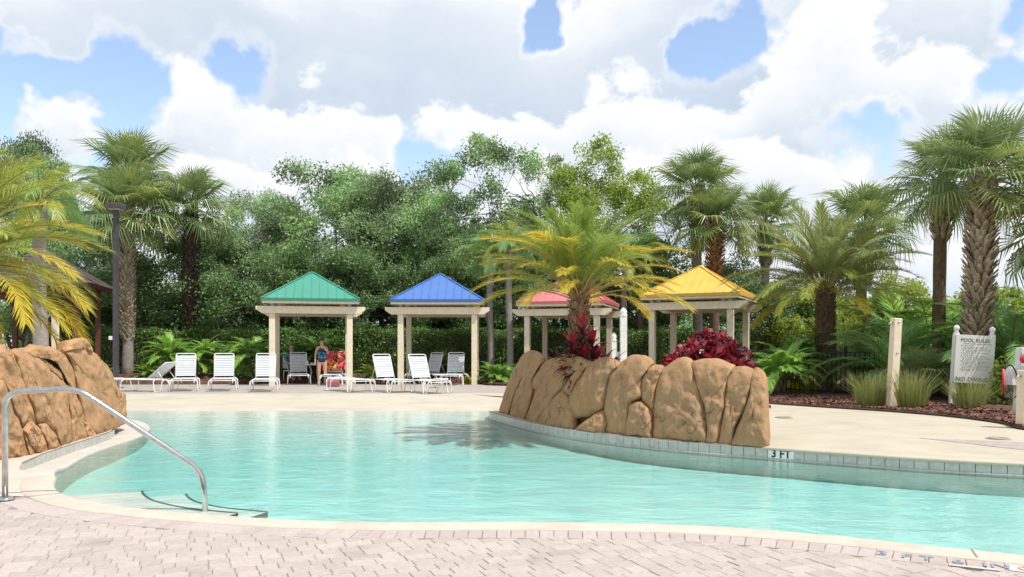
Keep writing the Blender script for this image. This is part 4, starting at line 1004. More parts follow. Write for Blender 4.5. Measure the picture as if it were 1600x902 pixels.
def head_bits(o, c, r, hair, look=-1, bun=True):
    """hair, eyes, nose, mouth and ears as children; the head faces local -y"""
    vs, fs = lump((0, 0, 0), (r * 1.10, r * 1.16, r * 1.14), 3, .03, 16, 12)
    keep = [f for f in fs if not all(vs[i][1] < -.25 * r and vs[i][2] < r * .62 for i in f) and not all(vs[i][2] < -.75 * r for i in f)]
    vs2 = []
    for j in range(13):
        for i in range(16):
            ph = math.pi * j / 12; a = 2 * math.pi * i / 16; vs2.append((c[0] + math.sin(ph) * math.cos(a) * r * 1.07, c[1] + .012 + math.sin(ph) * math.sin(a) * r * 1.16, c[2] + .012 + math.cos(ph) * r * 1.22))
    keep = [f for f in fs if not all((vs2[i][1] - c[1] < -.2 * r and vs2[i][2] - c[2] < r * .55) or vs2[i][2] - c[2] < -.8 * r for i in f)]
    ob('hair', new_mesh('hair', vs2, keep, M[hair], True), o)
    if bun:
        v_, f_ = lump((0, 0, 0), (r * .45, r * .4, r * .45), 9, .05, 12, 8); ob('hair_bun', new_mesh('hair_bun', [(x + c[0], y + c[1] + r * 1.1, max(z, -r) + c[2] + r * .75) for x, y, z in [(math.sin(math.pi * j / 8) * math.cos(2 * math.pi * i / 12) * r * .45, math.sin(math.pi * j / 8) * math.sin(2 * math.pi * i / 12) * r * .4, math.cos(math.pi * j / 8) * r * .45) for j in range(9) for i in range(12)]], f_, M[hair], True), o)
    for s_ in (-1, 1):
        mb = MB(); mb.lathe([(.003, -.012), (.013, -.006), (.013, .006), (.003, .012)], (c[0] + s_ * r * .38, c[1] - r * .93, c[2] + .005), 8); mb.build('eye', M['hair_dark'], o, True)
        mb = MB(); mb.lathe([(.004, -.03), (.014, -.015), (.016, .015), (.004, .03)], (c[0] + s_ * r * .98, c[1] + .01, c[2] - .005), 8); mb.build('ear', o.data.materials[0], o, True)
    mb = MB(); mb.lathe([(.016, -.04), (.014, -.03), (.006, .015)], (c[0], c[1] - r * 1.02, c[2] - .005), 8); mb.build('nose', o.data.materials[0], o, True)
    mb = MB(); mb.bar((c[0] - .024, c[1] - r * .90, c[2] - r * .55), (c[0] + .024, c[1] - r * .90, c[2] - r * .55), .012, .01); mb.build('mouth', M['skin_red'], o)
def hand(P, root, d, side, pal, tag_):
    """five fingers fanned from the wrist, slightly curled"""
    pass
# standing woman: weight on both feet, one arm down, the other hand raised to her chest
J = {'pelvis': (0, 0, .90), 'waist': (0, 0, 1.05), 'chest': (0, .0, 1.24), 'neck': (0, .01, 1.38), 'headb': (0, -.01, 1.46), 'headm': (0, -.015, 1.53), 'headt': (0, -.01, 1.60)}
E = [('pelvis', 'waist'), ('waist', 'chest'), ('chest', 'neck'), ('neck', 'headb'), ('headb', 'headm'), ('headm', 'headt')]
Rr = {'pelvis': (.165, .125), 'waist': (.135, .105), 'chest': (.145, .11), 'neck': .05, 'headb': (.068, .075), 'headm': (.082, .095), 'headt': (.06, .07)}
def limb(prefix, pts, rads, attach):
    prev = attach
    for i, (p, r_) in enumerate(zip(pts, rads)): k = prefix + str(i); J[k] = p; Rr[k] = r_; E.append((prev, k)); prev = k
    return prev
limb('ll', [(-.10, 0, .80), (-.105, -.015, .48), (-.11, .0, .25), (-.115, .01, .07)], [(.10, .10), (.062, .065), (.055, .055), .036], 'pelvis'); E.append(('ll3', 'lf')); J['lf'] = (-.125, -.13, .03); Rr['lf'] = .03
limb('rl', [(.10, 0, .80), (.11, -.01, .48), (.115, .0, .25), (.12, .01, .07)], [(.10, .10), (.062, .065), (.055, .055), .036], 'pelvis'); E.append(('rl3', 'rf')); J['rf'] = (.135, -.13, .03); Rr['rf'] = .03
limb('la', [(-.165, .0, 1.31), (-.225, .02, 1.06), (-.235, -.03, .84)], [.052, .04, .028], 'chest')
limb('ra', [(.165, .0, 1.31), (.235, .0, 1.08), (.14, -.17, 1.22)], [.052, .04, .028], 'chest')
for pre, base, dirs in (('lh', 'la2', [(-.012, -.055, -.10), (.0, -.03, -.125), (.004, -.005, -.125), (.006, .018, -.115), (.005, .036, -.095)]), ('rh', 'ra2', [(-.03, -.02, .06), (-.085, -.035, .055), (-.1, -.03, .03), (-.1, -.025, .008), (-.085, -.02, -.012)])):
    b = Vector(J[base]); pc = b + sum((Vector(d) for d in dirs[1:]), Vector()) / 4 * .45; J[pre + 'p'] = tuple(pc); Rr[pre + 'p'] = (.036, .018); E.append((base, pre + 'p'))
    for i, d in enumerate(dirs):
        d = Vector(d); k1, k2 = f'{pre}{i}a', f'{pre}{i}b'; J[k1] = tuple(b + d * .75 + Vector((0, -.006, 0))); J[k2] = tuple(b + d * 1.15 + Vector((0, -.022, -.0))); Rr[k1] = .010; Rr[k2] = .008
        E.append((pre + 'p', k1)); E.append((k1, k2))
def wm_fn(c):
    x, y, z = c
    if .80 < z < 1.30 and abs(x) < .175:
        if z < .86 and abs(x) > .06 + (z - .80) * 1.9: return 0
        if z > 1.21 and abs(x) > .125 - (z - 1.21) * .75: return 0
        if abs(x) > .158 and z > 1.0: return 0
        return 2 if (1.02 < z < 1.065 or 1.11 < z < 1.15 or .95 < z < .98) else 1
    return 0
wx, wy = XatY(503, 28.6), 28.6
wo = figure('person', J, E, Rr, 'pelvis', wm_fn, ['skin', 'swim_navy', 'swim_teal'], 'woman in a navy and teal striped swimsuit standing under the green cabana', (wx, wy, .02), R(12))
head_bits(wo, (0, -.012, 1.535), .088, 'hair_dark')
# seated man beside the table
J = {'pelvis': (0, .02, .50), 'waist': (0, .03, .66), 'chest': (0, .0, .90), 'neck': (0, -.02, 1.06), 'headb': (0, -.04, 1.13), 'headm': (0, -.05, 1.20), 'headt': (0, -.045, 1.27)}
E = [('pelvis', 'waist'), ('waist', 'chest'), ('chest', 'neck'), ('neck', 'headb'), ('headb', 'headm'), ('headm', 'headt')]
Rr = {'pelvis': (.17, .14), 'waist': (.16, .13), 'chest': (.18, .13), 'neck': .058, 'headb': (.072, .08), 'headm': (.084, .10), 'headt': (.062, .075)}
for s_, a_ in ((-1, 'l'), (1, 'r')):
    limb(a_ + 'l', [(s_ * .11, -.06, .50), (s_ * .13, -.44, .50), (s_ * .13, -.42, .26), (s_ * .13, -.41, .08)], [.095, .068, .055, .038], 'pelvis'); E.append((a_ + 'l3', a_ + 'f')); J[a_ + 'f'] = (s_ * .14, -.56, .035); Rr[a_ + 'f'] = .034
    limb(a_ + 'a', [(s_ * .20, .0, .98), (s_ * .27, -.06, .72), (s_ * .17, -.30, .62)], [.06, .045, .032], 'chest')
    b = Vector(J[a_ + 'a2']); dirs = [(-s_ * .05, -.045, .02), (-s_ * .03, -.10, .0), (-s_ * .008, -.105, -.004), (s_ * .012, -.10, -.006), (s_ * .03, -.085, -.008)]
    J[a_ + 'hp'] = tuple(b + Vector((0, -.045, -.004))); Rr[a_ + 'hp'] = (.038, .02); E.append((a_ + 'a2', a_ + 'hp'))
    for i, d in enumerate(dirs):
        d = Vector(d); k1, k2 = f'{a_}h{i}a', f'{a_}h{i}b'; J[k1] = tuple(b + d * .8); J[k2] = tuple(b + d * 1.15 + Vector((0, 0, -.02))); Rr[k1] = .011; Rr[k2] = .009; E.append((a_ + 'hp', k1)); E.append((k1, k2))
def mm_fn(c):
    x, y, z = c
    if z > 1.05 or z < .40: return 0
    if z < .60 and y > -.42: return 2 if z < .58 and (y < .25) and not (abs(x) > .2 and z > .52) else 1
    if abs(x) > .245 and z < .80: return 0
    if y < -.2 and z > .57: return 0
    return 1 if z > .56 else 2
mx_, my_ = XatY(455, 30.2), 30.2
mo = figure('person', J, E, Rr, 'pelvis', mm_fn, ['skin_red', 'shirt_blue', 'shorts'], 'person in a blue shirt sitting behind a lounger under the green cabana', (mx_, my_, .10), R(40))
head_bits(mo, (0, -.048, 1.205), .09, 'hair_grey', bun=False)
ch = empty('patio_chair', 'white patio chair under the seated person in the green cabana', 'chair', (mx_, my_, .10), R(40))
mb = MB(); mb.box((0, -.06, .37), (.46, .46, .03), ch=.008); mb.build('seat', M['strap'], ch)
mb = MB(); mb.box((0, .215, .68), (.46, .03, .46), ch=.008); mb.build('backrest', M['strap'], ch)
for sx in (-1, 1):
    for y_, h_ in ((-.27, .36), (.18, .36)): mb = MB(); mb.tube([(sx * .22, y_, 0), (sx * .22, y_, h_)], .014, 8); mb.build('leg', M['white_metal'], ch, True)
    mb = MB(); mb.tube(rounded([(sx * .25, -.27, .36), (sx * .27, -.27, .58), (sx * .27, .2, .60)], .06), .014, 8); mb.build('armrest', M['white_metal'], ch, True)
# ------------------------------------------------------------------ foliage
leafmat('oak_leaf', (0.220, 0.377, 0.142), (0.399, 0.589, 0.249), .30, .5, .3, (.45, (.11, .165, .08)))
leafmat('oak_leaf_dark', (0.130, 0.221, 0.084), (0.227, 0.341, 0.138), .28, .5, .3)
leafmat('oak_leaf_bright', (0.200, 0.310, 0.050), (0.370, 0.460, 0.090), .4, .45, .3)
leafmat('oak_leaf_silver', (0.284, 0.439, 0.201), (0.492, 0.680, 0.330), .28, .5, .3, (.4, (.14, .185, .10)))
leafmat('hedge_leaf', (0.089, 0.186, 0.050), (0.235, 0.392, 0.099), .3, .35, .45)
leafmat('wood_leaf', (0.134, 0.251, 0.092), (0.300, 0.451, 0.168), .3, .5, .3)
leafmat('sabal_leaf', (0.156, 0.240, 0.090), (0.264, 0.342, 0.144), .28, .38, .5)
leafmat('sabal_leaf_light', (0.235, 0.314, 0.095), (0.325, 0.381, 0.134), .3, .38, .5)
leafmat('sabal_leaf_dry', (0.330, 0.275, 0.077), (0.286, 0.264, 0.099), .3, .5, .3)
leafmat('date_green', (0.186, 0.354, 0.121), (0.298, 0.484, 0.167), .32, .4, .4)
leafmat('date_lime', (0.266, 0.339, 0.061), (0.387, 0.411, 0.073), .35, .4, .4)
leafmat('date_yellow', (0.480, 0.420, 0.045), (0.640, 0.530, 0.070), .4, .45, .3)
leafmat('date_grey', (0.240, 0.305, 0.110), (0.360, 0.400, 0.170), .3, .4, .4)
leafmat('date_mid', (0.187, 0.297, 0.066), (0.319, 0.407, 0.099), .34, .4, .4)
leafmat('fern_leaf', (0.196, 0.392, 0.078), (0.392, 0.607, 0.138), .38, .4, .4)
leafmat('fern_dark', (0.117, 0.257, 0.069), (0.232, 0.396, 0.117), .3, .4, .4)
leafmat('grass_blade', (0.220, 0.275, 0.077), (0.396, 0.407, 0.165), .4, .5, .3)
leafmat('lime_leaf', (0.385, 0.462, 0.033), (0.605, 0.605, 0.055), .4, .45, .3)
leafmat('ti_leaf', (0.045, 0.010, 0.018), (0.130, 0.018, 0.035), .25, .3, .55)
leafmat('ti_red', (0.360, 0.018, 0.030), (0.520, 0.050, 0.070), .3, .35, .4)
leafmat('copper_leaf', (0.060, 0.010, 0.018), (0.400, 0.022, 0.030), .3, .26, .7)
leafmat('copper_pale', (0.160, 0.030, 0.050), (0.340, 0.100, 0.110), .3, .25, .8)

def leaf_cloud(C, size, rg, up=.35, outw=None, var=.35, aspect=.5):
    """one folded four-point leaf at every row of C"""
    n = len(C); C = np.asarray(C, float)
    d = rg.normal(size=(n, 3)); d[:, 2] -= .25
    if outw is not None: d += outw * 1.1
    d /= np.linalg.norm(d, axis=1, keepdims=True) + 1e-9
    nn = rg.normal(size=(n, 3)); nn[:, 2] += up * 3; s = np.cross(d, nn); s /= np.linalg.norm(s, axis=1, keepdims=True) + 1e-9; nn = np.cross(s, d)
    L = size * (1 + var * rg.uniform(-1, 1, n))[:, None]; W = L * aspect
    mid = C + d * L * .1
    V = np.empty((n, 4, 3)); V[:, 0] = C - d * L * .5; V[:, 1] = mid + s * W * .5 + nn * W * .18; V[:, 2] = C + d * L * .5 - nn * L * .08; V[:, 3] = mid - s * W * .5 + nn * W * .18
    return V.reshape(-1, 3), np.arange(4 * n).reshape(n, 4)

# --- broad-leaved trees -------------------------------------------------------
def make_tree(seed, H, W, base, nclump, per, leaf, mat, top_gap=.0, flat=.8, trunk_r=.16, lean=0):
    """returns trunk and crown meshes. H height, W crown width, base: height where the crown starts"""
    rg = np.random.default_rng(seed); rd = random.Random(seed)
    tb = MB(); cz = (H + base) / 2; rz_ = (H - base) / 2
    forks = []
    nt = rd.choice((2, 3))
    for k in range(nt):
        a = 2 * math.pi * (k + rd.random() * .5) / nt; p = Vector((.12 * math.cos(a), .12 * math.sin(a), -.3)); P = [p]; d = Vector((math.cos(a) * .28, math.sin(a) * .28, 1)); 
        for s_ in range(8):
            d += Vector((rd.uniform(-.22, .22), rd.uniform(-.22, .22), .12)); P.append(P[-1] + d.normalized() * (H * .74) / 8)
        rr_ = [trunk_r * (1 - .8 * i / 8) * (1 if nt == 2 else .85) for i in range(9)]; tb.tube(P, rr_, 7); forks.append(P)
    cl = []
    tries = 0
    while len(cl) < nclump and tries < 4000:
        tries += 1
        v = rg.normal(size=3); v /= np.linalg.norm(v); r_ = rg.uniform(.25, 1) ** .5
        p = Vector((v[0] * W / 2 * r_, v[1] * W / 2 * r_ * flat, cz + v[2] * rz_ * r_))
        wgt = 1.0 + .25 * noise.noise(Vector((p.x * .5 + seed, p.y * .5, p.z * .5)))
        if rd.random() > wgt: continue
        if any((p - q).length < W * .085 for q in cl): continue
        cl.append(p)
    C = []; O = []
    for p in cl:
        P = rd.choice(forks); i = min(range(len(P)), key=lambda k: (P[k] - p).length + (3 if P[k].z > p.z - .2 else 0) + (2 if k < 2 else 0)); a = P[i]
        m1 = a.lerp(p, .5) + Vector((rd.uniform(-.3, .3), rd.uniform(-.3, .3), -.15 + rd.uniform(-.2, .3)))
        r0 = trunk_r * .34 * (1 - i / 12); bp_ = catmull([a, a.lerp(m1, .5) + Vector((rd.uniform(-.2, .2), rd.uniform(-.2, .2), .12)), m1, m1.lerp(p, .6) + Vector((rd.uniform(-.15, .15), rd.uniform(-.15, .15), rd.uniform(-.1, .1))), p], 3); nb_ = len(bp_); tb.tube(bp_, [r0 * (1 - .82 * q / (nb_ - 1)) for q in range(nb_)], 5)
        hz_ = (p.z - base) / (H - base); k_ = int(per * (1 - top_gap * max(0, hz_ - .35)) * rd.uniform(.6, 1.25)); cr = W * rd.uniform(.075, .125)
        sub = 7
        for s_ in range(sub):
            v = rg.normal(size=3); v /= np.linalg.norm(v); v[2] *= .7; sp = np.array(p) + v * cr * rg.uniform(.5, 1.1)
            n_ = k_ // sub; g_ = np.clip(rg.normal(size=(n_, 3)), -1.7, 1.7) * cr * .36 * np.array([1, 1, .75]); C.append(sp + g_); O.append(np.repeat((v * .6 + np.array([0, 0, .1]))[None], n_, 0))
            e = Vector(sp); tb.tube([p, p.lerp(e, .5) + Vector((0, 0, rd.uniform(-.06, .08))), e], [r0 * .2, r0 * .14, .004], 3)
    C = np.concatenate(C); O = np.concatenate(O)
    V, Fq = leaf_cloud(C, leaf, rg, .3, O)
    return tb.mesh('trunk', M['oak_bark'], True), np_mesh('crown', V, Fq, M[mat])
def plant_tree(nm, tr, px, Y, s, rz, label, group='background trees', z=None, cat='tree'):
    X = XatY(px, Y); r = empty(nm, label, cat, (X, Y, .2 if z is None else z), rz, group); r.scale = s if isinstance(s, tuple) else (s, s, s)
    ob('trunk', tr[0], r); ob('crown', tr[1], r); return r
T_oakA = make_tree(11, 10.2, 8.0, 1.2, 62, 720, .142, 'oak_leaf_silver', .12, .8, .20)
T_oakB = make_tree(12, 9.6, 7.4, 1.0, 60, 760, .142, 'oak_leaf', .1, .8, .18)
T_airy = make_tree(13, 11.6, 7.2, 3.0, 46, 640, .142, 'oak_leaf', .45, .8, .20)
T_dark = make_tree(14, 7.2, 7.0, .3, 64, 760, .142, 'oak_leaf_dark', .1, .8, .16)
T_bright = make_tree(15, 11.2, 6.4, 3.6, 44, 620, .135, 'oak_leaf_bright', .3, .8, .18)
T_bush = make_tree(16, 4.6, 5.0, .1, 40, 640, .142, 'oak_leaf_bright', .1, .9, .10)
def th(px, top, Y): return (1.3 + (HZ - top) * Y / F - .2)
for nm, tr, H0, px, top, Y, w, rz, lb in (
  ('oak_tree', T_oakA, 10.2, 402, 285, 37.0, .85, 0.3, 'grey-green tree with a loose top behind the dark-trunked palm, left end of the oaks'),
  ('oak_tree', T_oakB, 9.6, 515, 250, 37.5, 1.0, 2.1, 'grey-green oak rising behind the green cabana'),
  ('oak_tree', T_oakA, 10.2, 618, 262, 37.0, .95, 4.0, 'dense grey-green oak left of the blue cabana roof'),
  ('oak_tree', T_airy, 11.6, 760, 203, 38.5, 1.05, 1.0, 'tallest airy oak behind the blue cabana, sky showing through its top'),
  ('bright_tree', T_bright, 11.2, 948, 222, 38.0, 1.0, 0.5, 'bright yellow-green tree rising above the island palm'),
  ('oak_tree', T_airy, 11.6, 868, 240, 39.0, .7, 3.2, 'thin green tree between the tall airy oak and the bright yellow-green tree'),
  ('oak_tree', T_oakB, 9.6, 690, 300, 36.0, .85, 5.2, 'shorter grey-green oak just right of the blue cabana roof peak'),
  ('oak_tree', T_oakB, 9.6, 30, 205, 31.0, .55, 1.2, 'sparse tree at the far left edge above the gazebo'),
  ('oak_tree', T_oakA, 10.2, 118, 300, 38.0, .8, 2.2, 'grey-green tree behind the leftmost fan palms'),
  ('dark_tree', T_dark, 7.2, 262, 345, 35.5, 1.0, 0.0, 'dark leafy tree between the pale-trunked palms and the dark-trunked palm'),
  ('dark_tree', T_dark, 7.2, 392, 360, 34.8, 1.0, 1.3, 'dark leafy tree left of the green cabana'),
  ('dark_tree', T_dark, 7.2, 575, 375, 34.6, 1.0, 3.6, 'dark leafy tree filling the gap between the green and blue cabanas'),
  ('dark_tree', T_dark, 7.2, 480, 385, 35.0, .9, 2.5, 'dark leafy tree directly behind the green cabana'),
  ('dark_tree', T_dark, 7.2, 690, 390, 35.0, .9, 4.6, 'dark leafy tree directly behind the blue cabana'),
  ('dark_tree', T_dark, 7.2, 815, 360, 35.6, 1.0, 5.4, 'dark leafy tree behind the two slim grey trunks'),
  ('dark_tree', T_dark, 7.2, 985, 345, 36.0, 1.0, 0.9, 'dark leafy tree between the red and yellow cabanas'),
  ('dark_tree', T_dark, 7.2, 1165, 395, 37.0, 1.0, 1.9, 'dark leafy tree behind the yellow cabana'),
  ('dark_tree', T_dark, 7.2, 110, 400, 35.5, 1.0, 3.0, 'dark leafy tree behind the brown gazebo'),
  ('bushy_tree', T_bush, 4.6, 1262, 440, 36.0, 1.1, 0.4, 'low bright green bushy tree right of the yellow cabana'),
  ('bushy_tree', T_bush, 4.6, 1402, 432, 34.0, 1.0, 1.4, 'low bright green bushy tree behind the date palm on the right'),
  ('bushy_tree', T_bush, 4.6, 1500, 452, 33.0, 1.2, 2.4, 'low bright green bushy tree behind the pool rules sign'),
  ('bushy_tree', T_bush, 4.6, 1600, 445, 32.0, 1.2, 3.4, 'low bright green bushy tree at the right edge'),
  ('bushy_tree', T_bush, 4.6, 1330, 462, 38.0, 1.2, 4.4, 'low bright green bushy tree seen past the date palm trunk'),
):
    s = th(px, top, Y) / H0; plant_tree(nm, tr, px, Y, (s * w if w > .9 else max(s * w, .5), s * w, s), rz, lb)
# the wood closing the view behind them
rgw = np.random.default_rng(77); C = []
for k in range(420):
    x = rgw.uniform(-34, 9); y = 41 + rgw.uniform(0, 5); hh = 4.8 + 1.6 * noise.noise(Vector((x * .25, 3, 0))); z = rgw.uniform(.3, hh); C.append(np.array([x, y, z]) + rgw.normal(size=(70, 3)) * [.75, .6, .55])
for k in range(200):
    x = rgw.uniform(9, 34); y = 43 + rgw.uniform(0, 5); hh = 3.0 + 1.1 * noise.noise(Vector((x * .3, 3, 0))); z = rgw.uniform(.2, hh); C.append(np.array([x, y, z]) + rgw.normal(size=(70, 3)) * [.75, .6, .5])
V, Fq = leaf_cloud(np.concatenate(C), .34, rgw, .3); tag(ob('woodland', np_mesh('woodland', V, Fq, M['wood_leaf'])), 'mass of green woodland closing the view behind the trees', 'woodland', kind='stuff')
# --- clipped hedge ------------------------------------------------------------
rgh = np.random.default_rng(5); n_ = 46000; x = rgh.uniform(-19.5, 7.5, n_); u = rgh.uniform(0, 1, n_) ** .75
top = np.array([2.05 + .16 * noise.noise(Vector((a * .9, 0, 0))) for a in x]); z = .15 + u * (top - .15); y = 32.6 + .18 * np.array([noise.noise(Vector((a * 1.3, b * 1.6, 4))) for a, b in zip(x, z)]) + rgh.normal(size=n_) * .07
tp_ = rgh.uniform(0, 1, n_) < .28; y[tp_] = 32.6 + rgh.uniform(0, 1.1, tp_.sum()); z[tp_] = top[tp_] + rgh.normal(size=tp_.sum()) * .06
V, Fq = leaf_cloud(np.stack([x, y, z], 1), .092, rgh, .5, np.tile([0, -.3, .3], (n_, 1)), aspect=.62)
hd_ = empty('hedge', 'long clipped hedge with pale new leaves along its top behind the cabanas', 'hedge', (-6, 33.1, .1))
ob('foliage', np_mesh('foliage', V - np.array([-6, 33.1, .1]), Fq, M['hedge_leaf']), hd_)
mb = MB(); mb.box((0, 0, .95), (27, .7, 1.75)); mb.build('inner_twigs', M['oak_bark'], hd_)

# --- palms --------------------------------------------------------------------
def pinnate(L, bend, lmax, n, wid, mat, rmat, seed, tipm=None, ta=.5, a0=62, a1=28, vup=.28, droop=.25, bare=.2, twist=0, rr=.016):
    """a feather leaf along local +x, curving down towards its tip"""
    rd = random.Random(seed); mb = MB(); N = 14; P = [Vector((0, 0, 0))]; T = []
    for i in range(N):
        a = -R(bend) * ((i + .5) / N) ** 1.35; t_ = Vector((math.cos(a), 0, math.sin(a))); T.append(t_); P.append(P[-1] + t_ * L / N)
    T.append(T[-1]); mb.tube(P, [rr * (1 - .85 * i / N) + .002 for i in range(N + 1)], 5, 0)
    for k in range(n):
        t_ = bare + (1 - bare) * (k + .5) / n; f = t_ * N; i = min(int(f), N - 1); p = P[i].lerp(P[i + 1], f - i); tg = T[i].lerp(T[i + 1], f - i).normalized(); up = Vector((0, 1, 0)).cross(tg) * -1
        up = tg.cross(Vector((0, 1, 0))); up = -up if up.z < 0 else up
        ll = lmax * (math.sin(math.pi * min(.12 + .80 * t_, 1)) ** .55) * rd.uniform(.85, 1.1)
        for s_ in (-1, 1):
            a = R(a0 + (a1 - a0) * t_ + rd.uniform(-7, 7)); side = Vector((0, s_, 0)); v = vup + rd.uniform(-.22, .22)
            d = (tg * math.cos(a) + (side * math.cos(v) + up * math.sin(v)) * math.sin(a)).normalized(); w_ = d.cross(up).normalized() * wid
            m_ = p + d * ll * .5; tip = p + d * ll + Vector((0, 0, -droop * ll * rd.uniform(.6, 1.3)))
            mb.add([p - w_ * .35, p + w_ * .35, m_ + w_ * .5, m_ - w_ * .5, tip], [(0, 1, 2, 3), (3, 2, 4)], 2 if tipm and t_ > ta + rd.uniform(-.12, .12) else 1)
    return mb.mesh('frond', [M[rmat], M[mat], M[tipm or mat]])
def booted_trunk(H, r0, r1, boot_from, mat, bootmat, rb, seed, dense=1.):
    """trunk with the criss-cross stubs of old leaves above boot_from"""
    rd = random.Random(seed); mb = MB(); N = 14; P = []; rs = []
    for i in range(N + 1):
        t_ = i / N; P.append((.04 * math.sin(t_ * 3 + seed), .03 * math.cos(t_ * 2.4 + seed), t_ * H - .25 * (t_ == 0))); rs.append(r0 + (r1 - r0) * t_ + .012 * rd.uniform(-1, 1))
    mb.tube(P, rs, 14); trunk = mb.mesh('trunk', M[mat], True)
    b = MB(); z = boot_from; k = 0
    while z < H + .05:
        f = (z - boot_from) / max(H - boot_from, .01); r_ = (r0 + (r1 - r0) * z / H) * .92; ro = r_ + (rb - r_) * min(1, .55 + f * 2.2) * (1 - .35 * max(0, f - .72) / .28); n_ = max(6, int(2 * math.pi * ro / (.15 / dense)))
        for j in range(n_):
            a = 2 * math.pi * (j + .5 * (k % 2)) / n_ + rd.uniform(-.1, .1); u = Vector((math.cos(a), math.sin(a), 0)); sd_ = Vector((-u.y, u.x, 0)) * rd.choice((-1, 1)); w = .06 / dense ** .5; Lb = rd.uniform(.16, .26)
            p0 = u * r_ * .8 + Vector((0, 0, z)); p1 = u * ro + Vector((0, 0, z + Lb)) + sd_ * .06; ti = u * (ro + .05 * rd.random()) + Vector((0, 0, z + Lb + .05)) + sd_ * .08; q = sd_ * w
            b.add([p0 - q, p0 + q, p1 + q * .8 + u * -.02, p1 - q * .8 + u * -.02, p1 + u * .018, ti - q * .5, ti + q * .5], [(0, 1, 4), (1, 2, 4), (0, 4, 3), (4, 2, 6, 5), (3, 4, 5)])
        z += .115 / dense; k += 1
    return trunk, b.mesh('leaf_stubs', M[bootmat])
def fan_leaf(pet, rad, seed, mat, pmat_='petiole_green', fold=.35, droop=.35, nseg=38):
    """a fan leaf on a long stalk, its many blades splayed from a curved midrib"""
    rd = random.Random(seed); mb = MB(); P = [Vector((0, 0, 0)), Vector((pet * .5, 0, pet * .03)), Vector((pet, 0, -.02))]; mb.tube(P, [.02, .015, .012], 4, 0)
    for k in range(nseg):
        f = -1 + 2 * (k + .5) / nseg; a = f * R(138); s_ = rd.uniform(.92, 1.06)
        base = Vector((pet + .26 * rad * (1 - abs(f)), 0, -.06 * (1 - abs(f)) * rad)); d = Vector((math.cos(a), math.sin(a), 0)); L = rad * s_ * (1 - .18 * abs(f) ** 2)
        up = fold * abs(math.sin(a)); d = (d + Vector((0, 0, up - .12))).normalized(); sd_ = d.cross(Vector((0, 0, 1))).normalized(); w = rad * .036
        zig = (k % 2) * 2 - 1; m0 = base + d * L * .10; m_ = base + d * L * .62 + Vector((0, 0, -.05 * L)); tip = base + d * L + Vector((0, 0, -droop * L * rd.uniform(.35, 1.2)))
        n_ = sd_.cross(d) * .010 * zig
        mb.add([m0 - sd_ * w * .5, m0 + sd_ * w * .5, m_ + sd_ * w * .62 + n_, m_ - sd_ * w * .62 - n_, tip], [(0, 1, 2, 3), (3, 2, 4)], 1)
    return mb.mesh('frond', [M[pmat_], M[mat]])
def crown(root, meshes, n, z, e0, e1, seed, s=1., off=0., jit=10, spread=1.6, ez=0.):
    """n fronds set spirally round the top; meshes: list of (from, to, [variants]) by age 0 young .. 1 old"""
    rd = random.Random(seed)
    for i in range(n):
        t_ = (i + .5) / n; el = e0 + (e1 - e0) * t_ ** spread + rd.uniform(-jit, jit); az = i * 137.508 + rd.uniform(-14, 14) + off
        opts = [m for a, b, L in meshes if a <= t_ <= b for m in L]; me = rd.choice(opts); sc = s * rd.uniform(.88, 1.08) * (.82 + .18 * min(1, t_ * 3))
        ob('frond', me, root, (.03 * math.cos(R(az)), .03 * math.sin(R(az)), z + ez * (1 - t_)), Euler((rd.uniform(-.25, .25), -R(el), R(az)), 'XYZ'), sc)
# fan palms
FAN = {'g': [fan_leaf(.75, .88, k, 'sabal_leaf', droop=.35 + .12 * (k % 3)) for k in range(3)], 'l': [fan_leaf(.75, .85, 10 + k, 'sabal_leaf_light', droop=.5) for k in range(2)], 'o': [fan_leaf(.8, .85, 20 + k, 'sabal_leaf', droop=.95, fold=.15) for k in range(2)], 'd': [fan_leaf(.7, .7, 30, 'sabal_leaf_dry', 'petiole_orange', droop=.9)]}
def sabal(px, Y, cz, R_, label, trunk, seed, n=34, lean=0., zb=.15, light=False, e1=-45):
    """cz: height of the crown's middle; R_: how far the leaves reach"""
    X = XatY(px, Y); r = empty('fan_palm', label, 'palm', (X, Y, zb), random.Random(seed).uniform(0, 6), 'fan palms'); r.rotation_euler = (0, 0, 0)
    if lean: r.rotation_euler = (0, R(lean), 0)
    H = cz - zb; tr, bo = trunk(H)
    ob('trunk', tr, r)
    if bo: ob('leaf_stubs', bo, r)
    ms = [(0, .7, FAN['g'] + (FAN['l'] if light else FAN['l'][:1])), (.45, 1.0, FAN['o'] + FAN['l']), (.93, 1., FAN['d'])]
    crown(r, ms, n, H - .12, 82, e1, seed, R_ / 1.6, spread=1.1, ez=.35); return r
tk = lambda r0, r1, bf, rb, m='palm_grey', bm='palm_boot', dense=1.: (lambda H: booted_trunk(H, r0, r1, bf if bf > 0 else H + bf, m, bm, rb, random.randrange(100), dense))
def bare(r0, r1, m='palm_grey'):
    def f(H):
        mb = MB(); N = 24; mb.tube([(.03 * math.sin(i * .3), 0, H * i / N - .3 * (i == 0)) for i in range(N + 1)], [r0 + (r1 - r0) * i / N + (.006 if i % 2 else 0) for i in range(N + 1)], 12); return mb.mesh('trunk', M[m], True), None
    return f
sabal(199, 31.5, 6.7, 2.05, 'fan palm with pale criss-crossed trunk right of the lamp post, lower of the pair', tk(.20, .19, 1.4, .30), 1, 40, light=True)
sabal(205, 33.4, 8.5, 2.0, 'taller fan palm with slim smooth trunk just behind the pale criss-crossed one', bare(.19, .15), 2, 34)
sabal(298, 33.0, 7.1, 1.75, 'fan palm with dark shaggy trunk left of the green cabana', tk(.17, .14, .9, .33, 'palm_dark', 'palm_dark', 1.2), 3, 34)
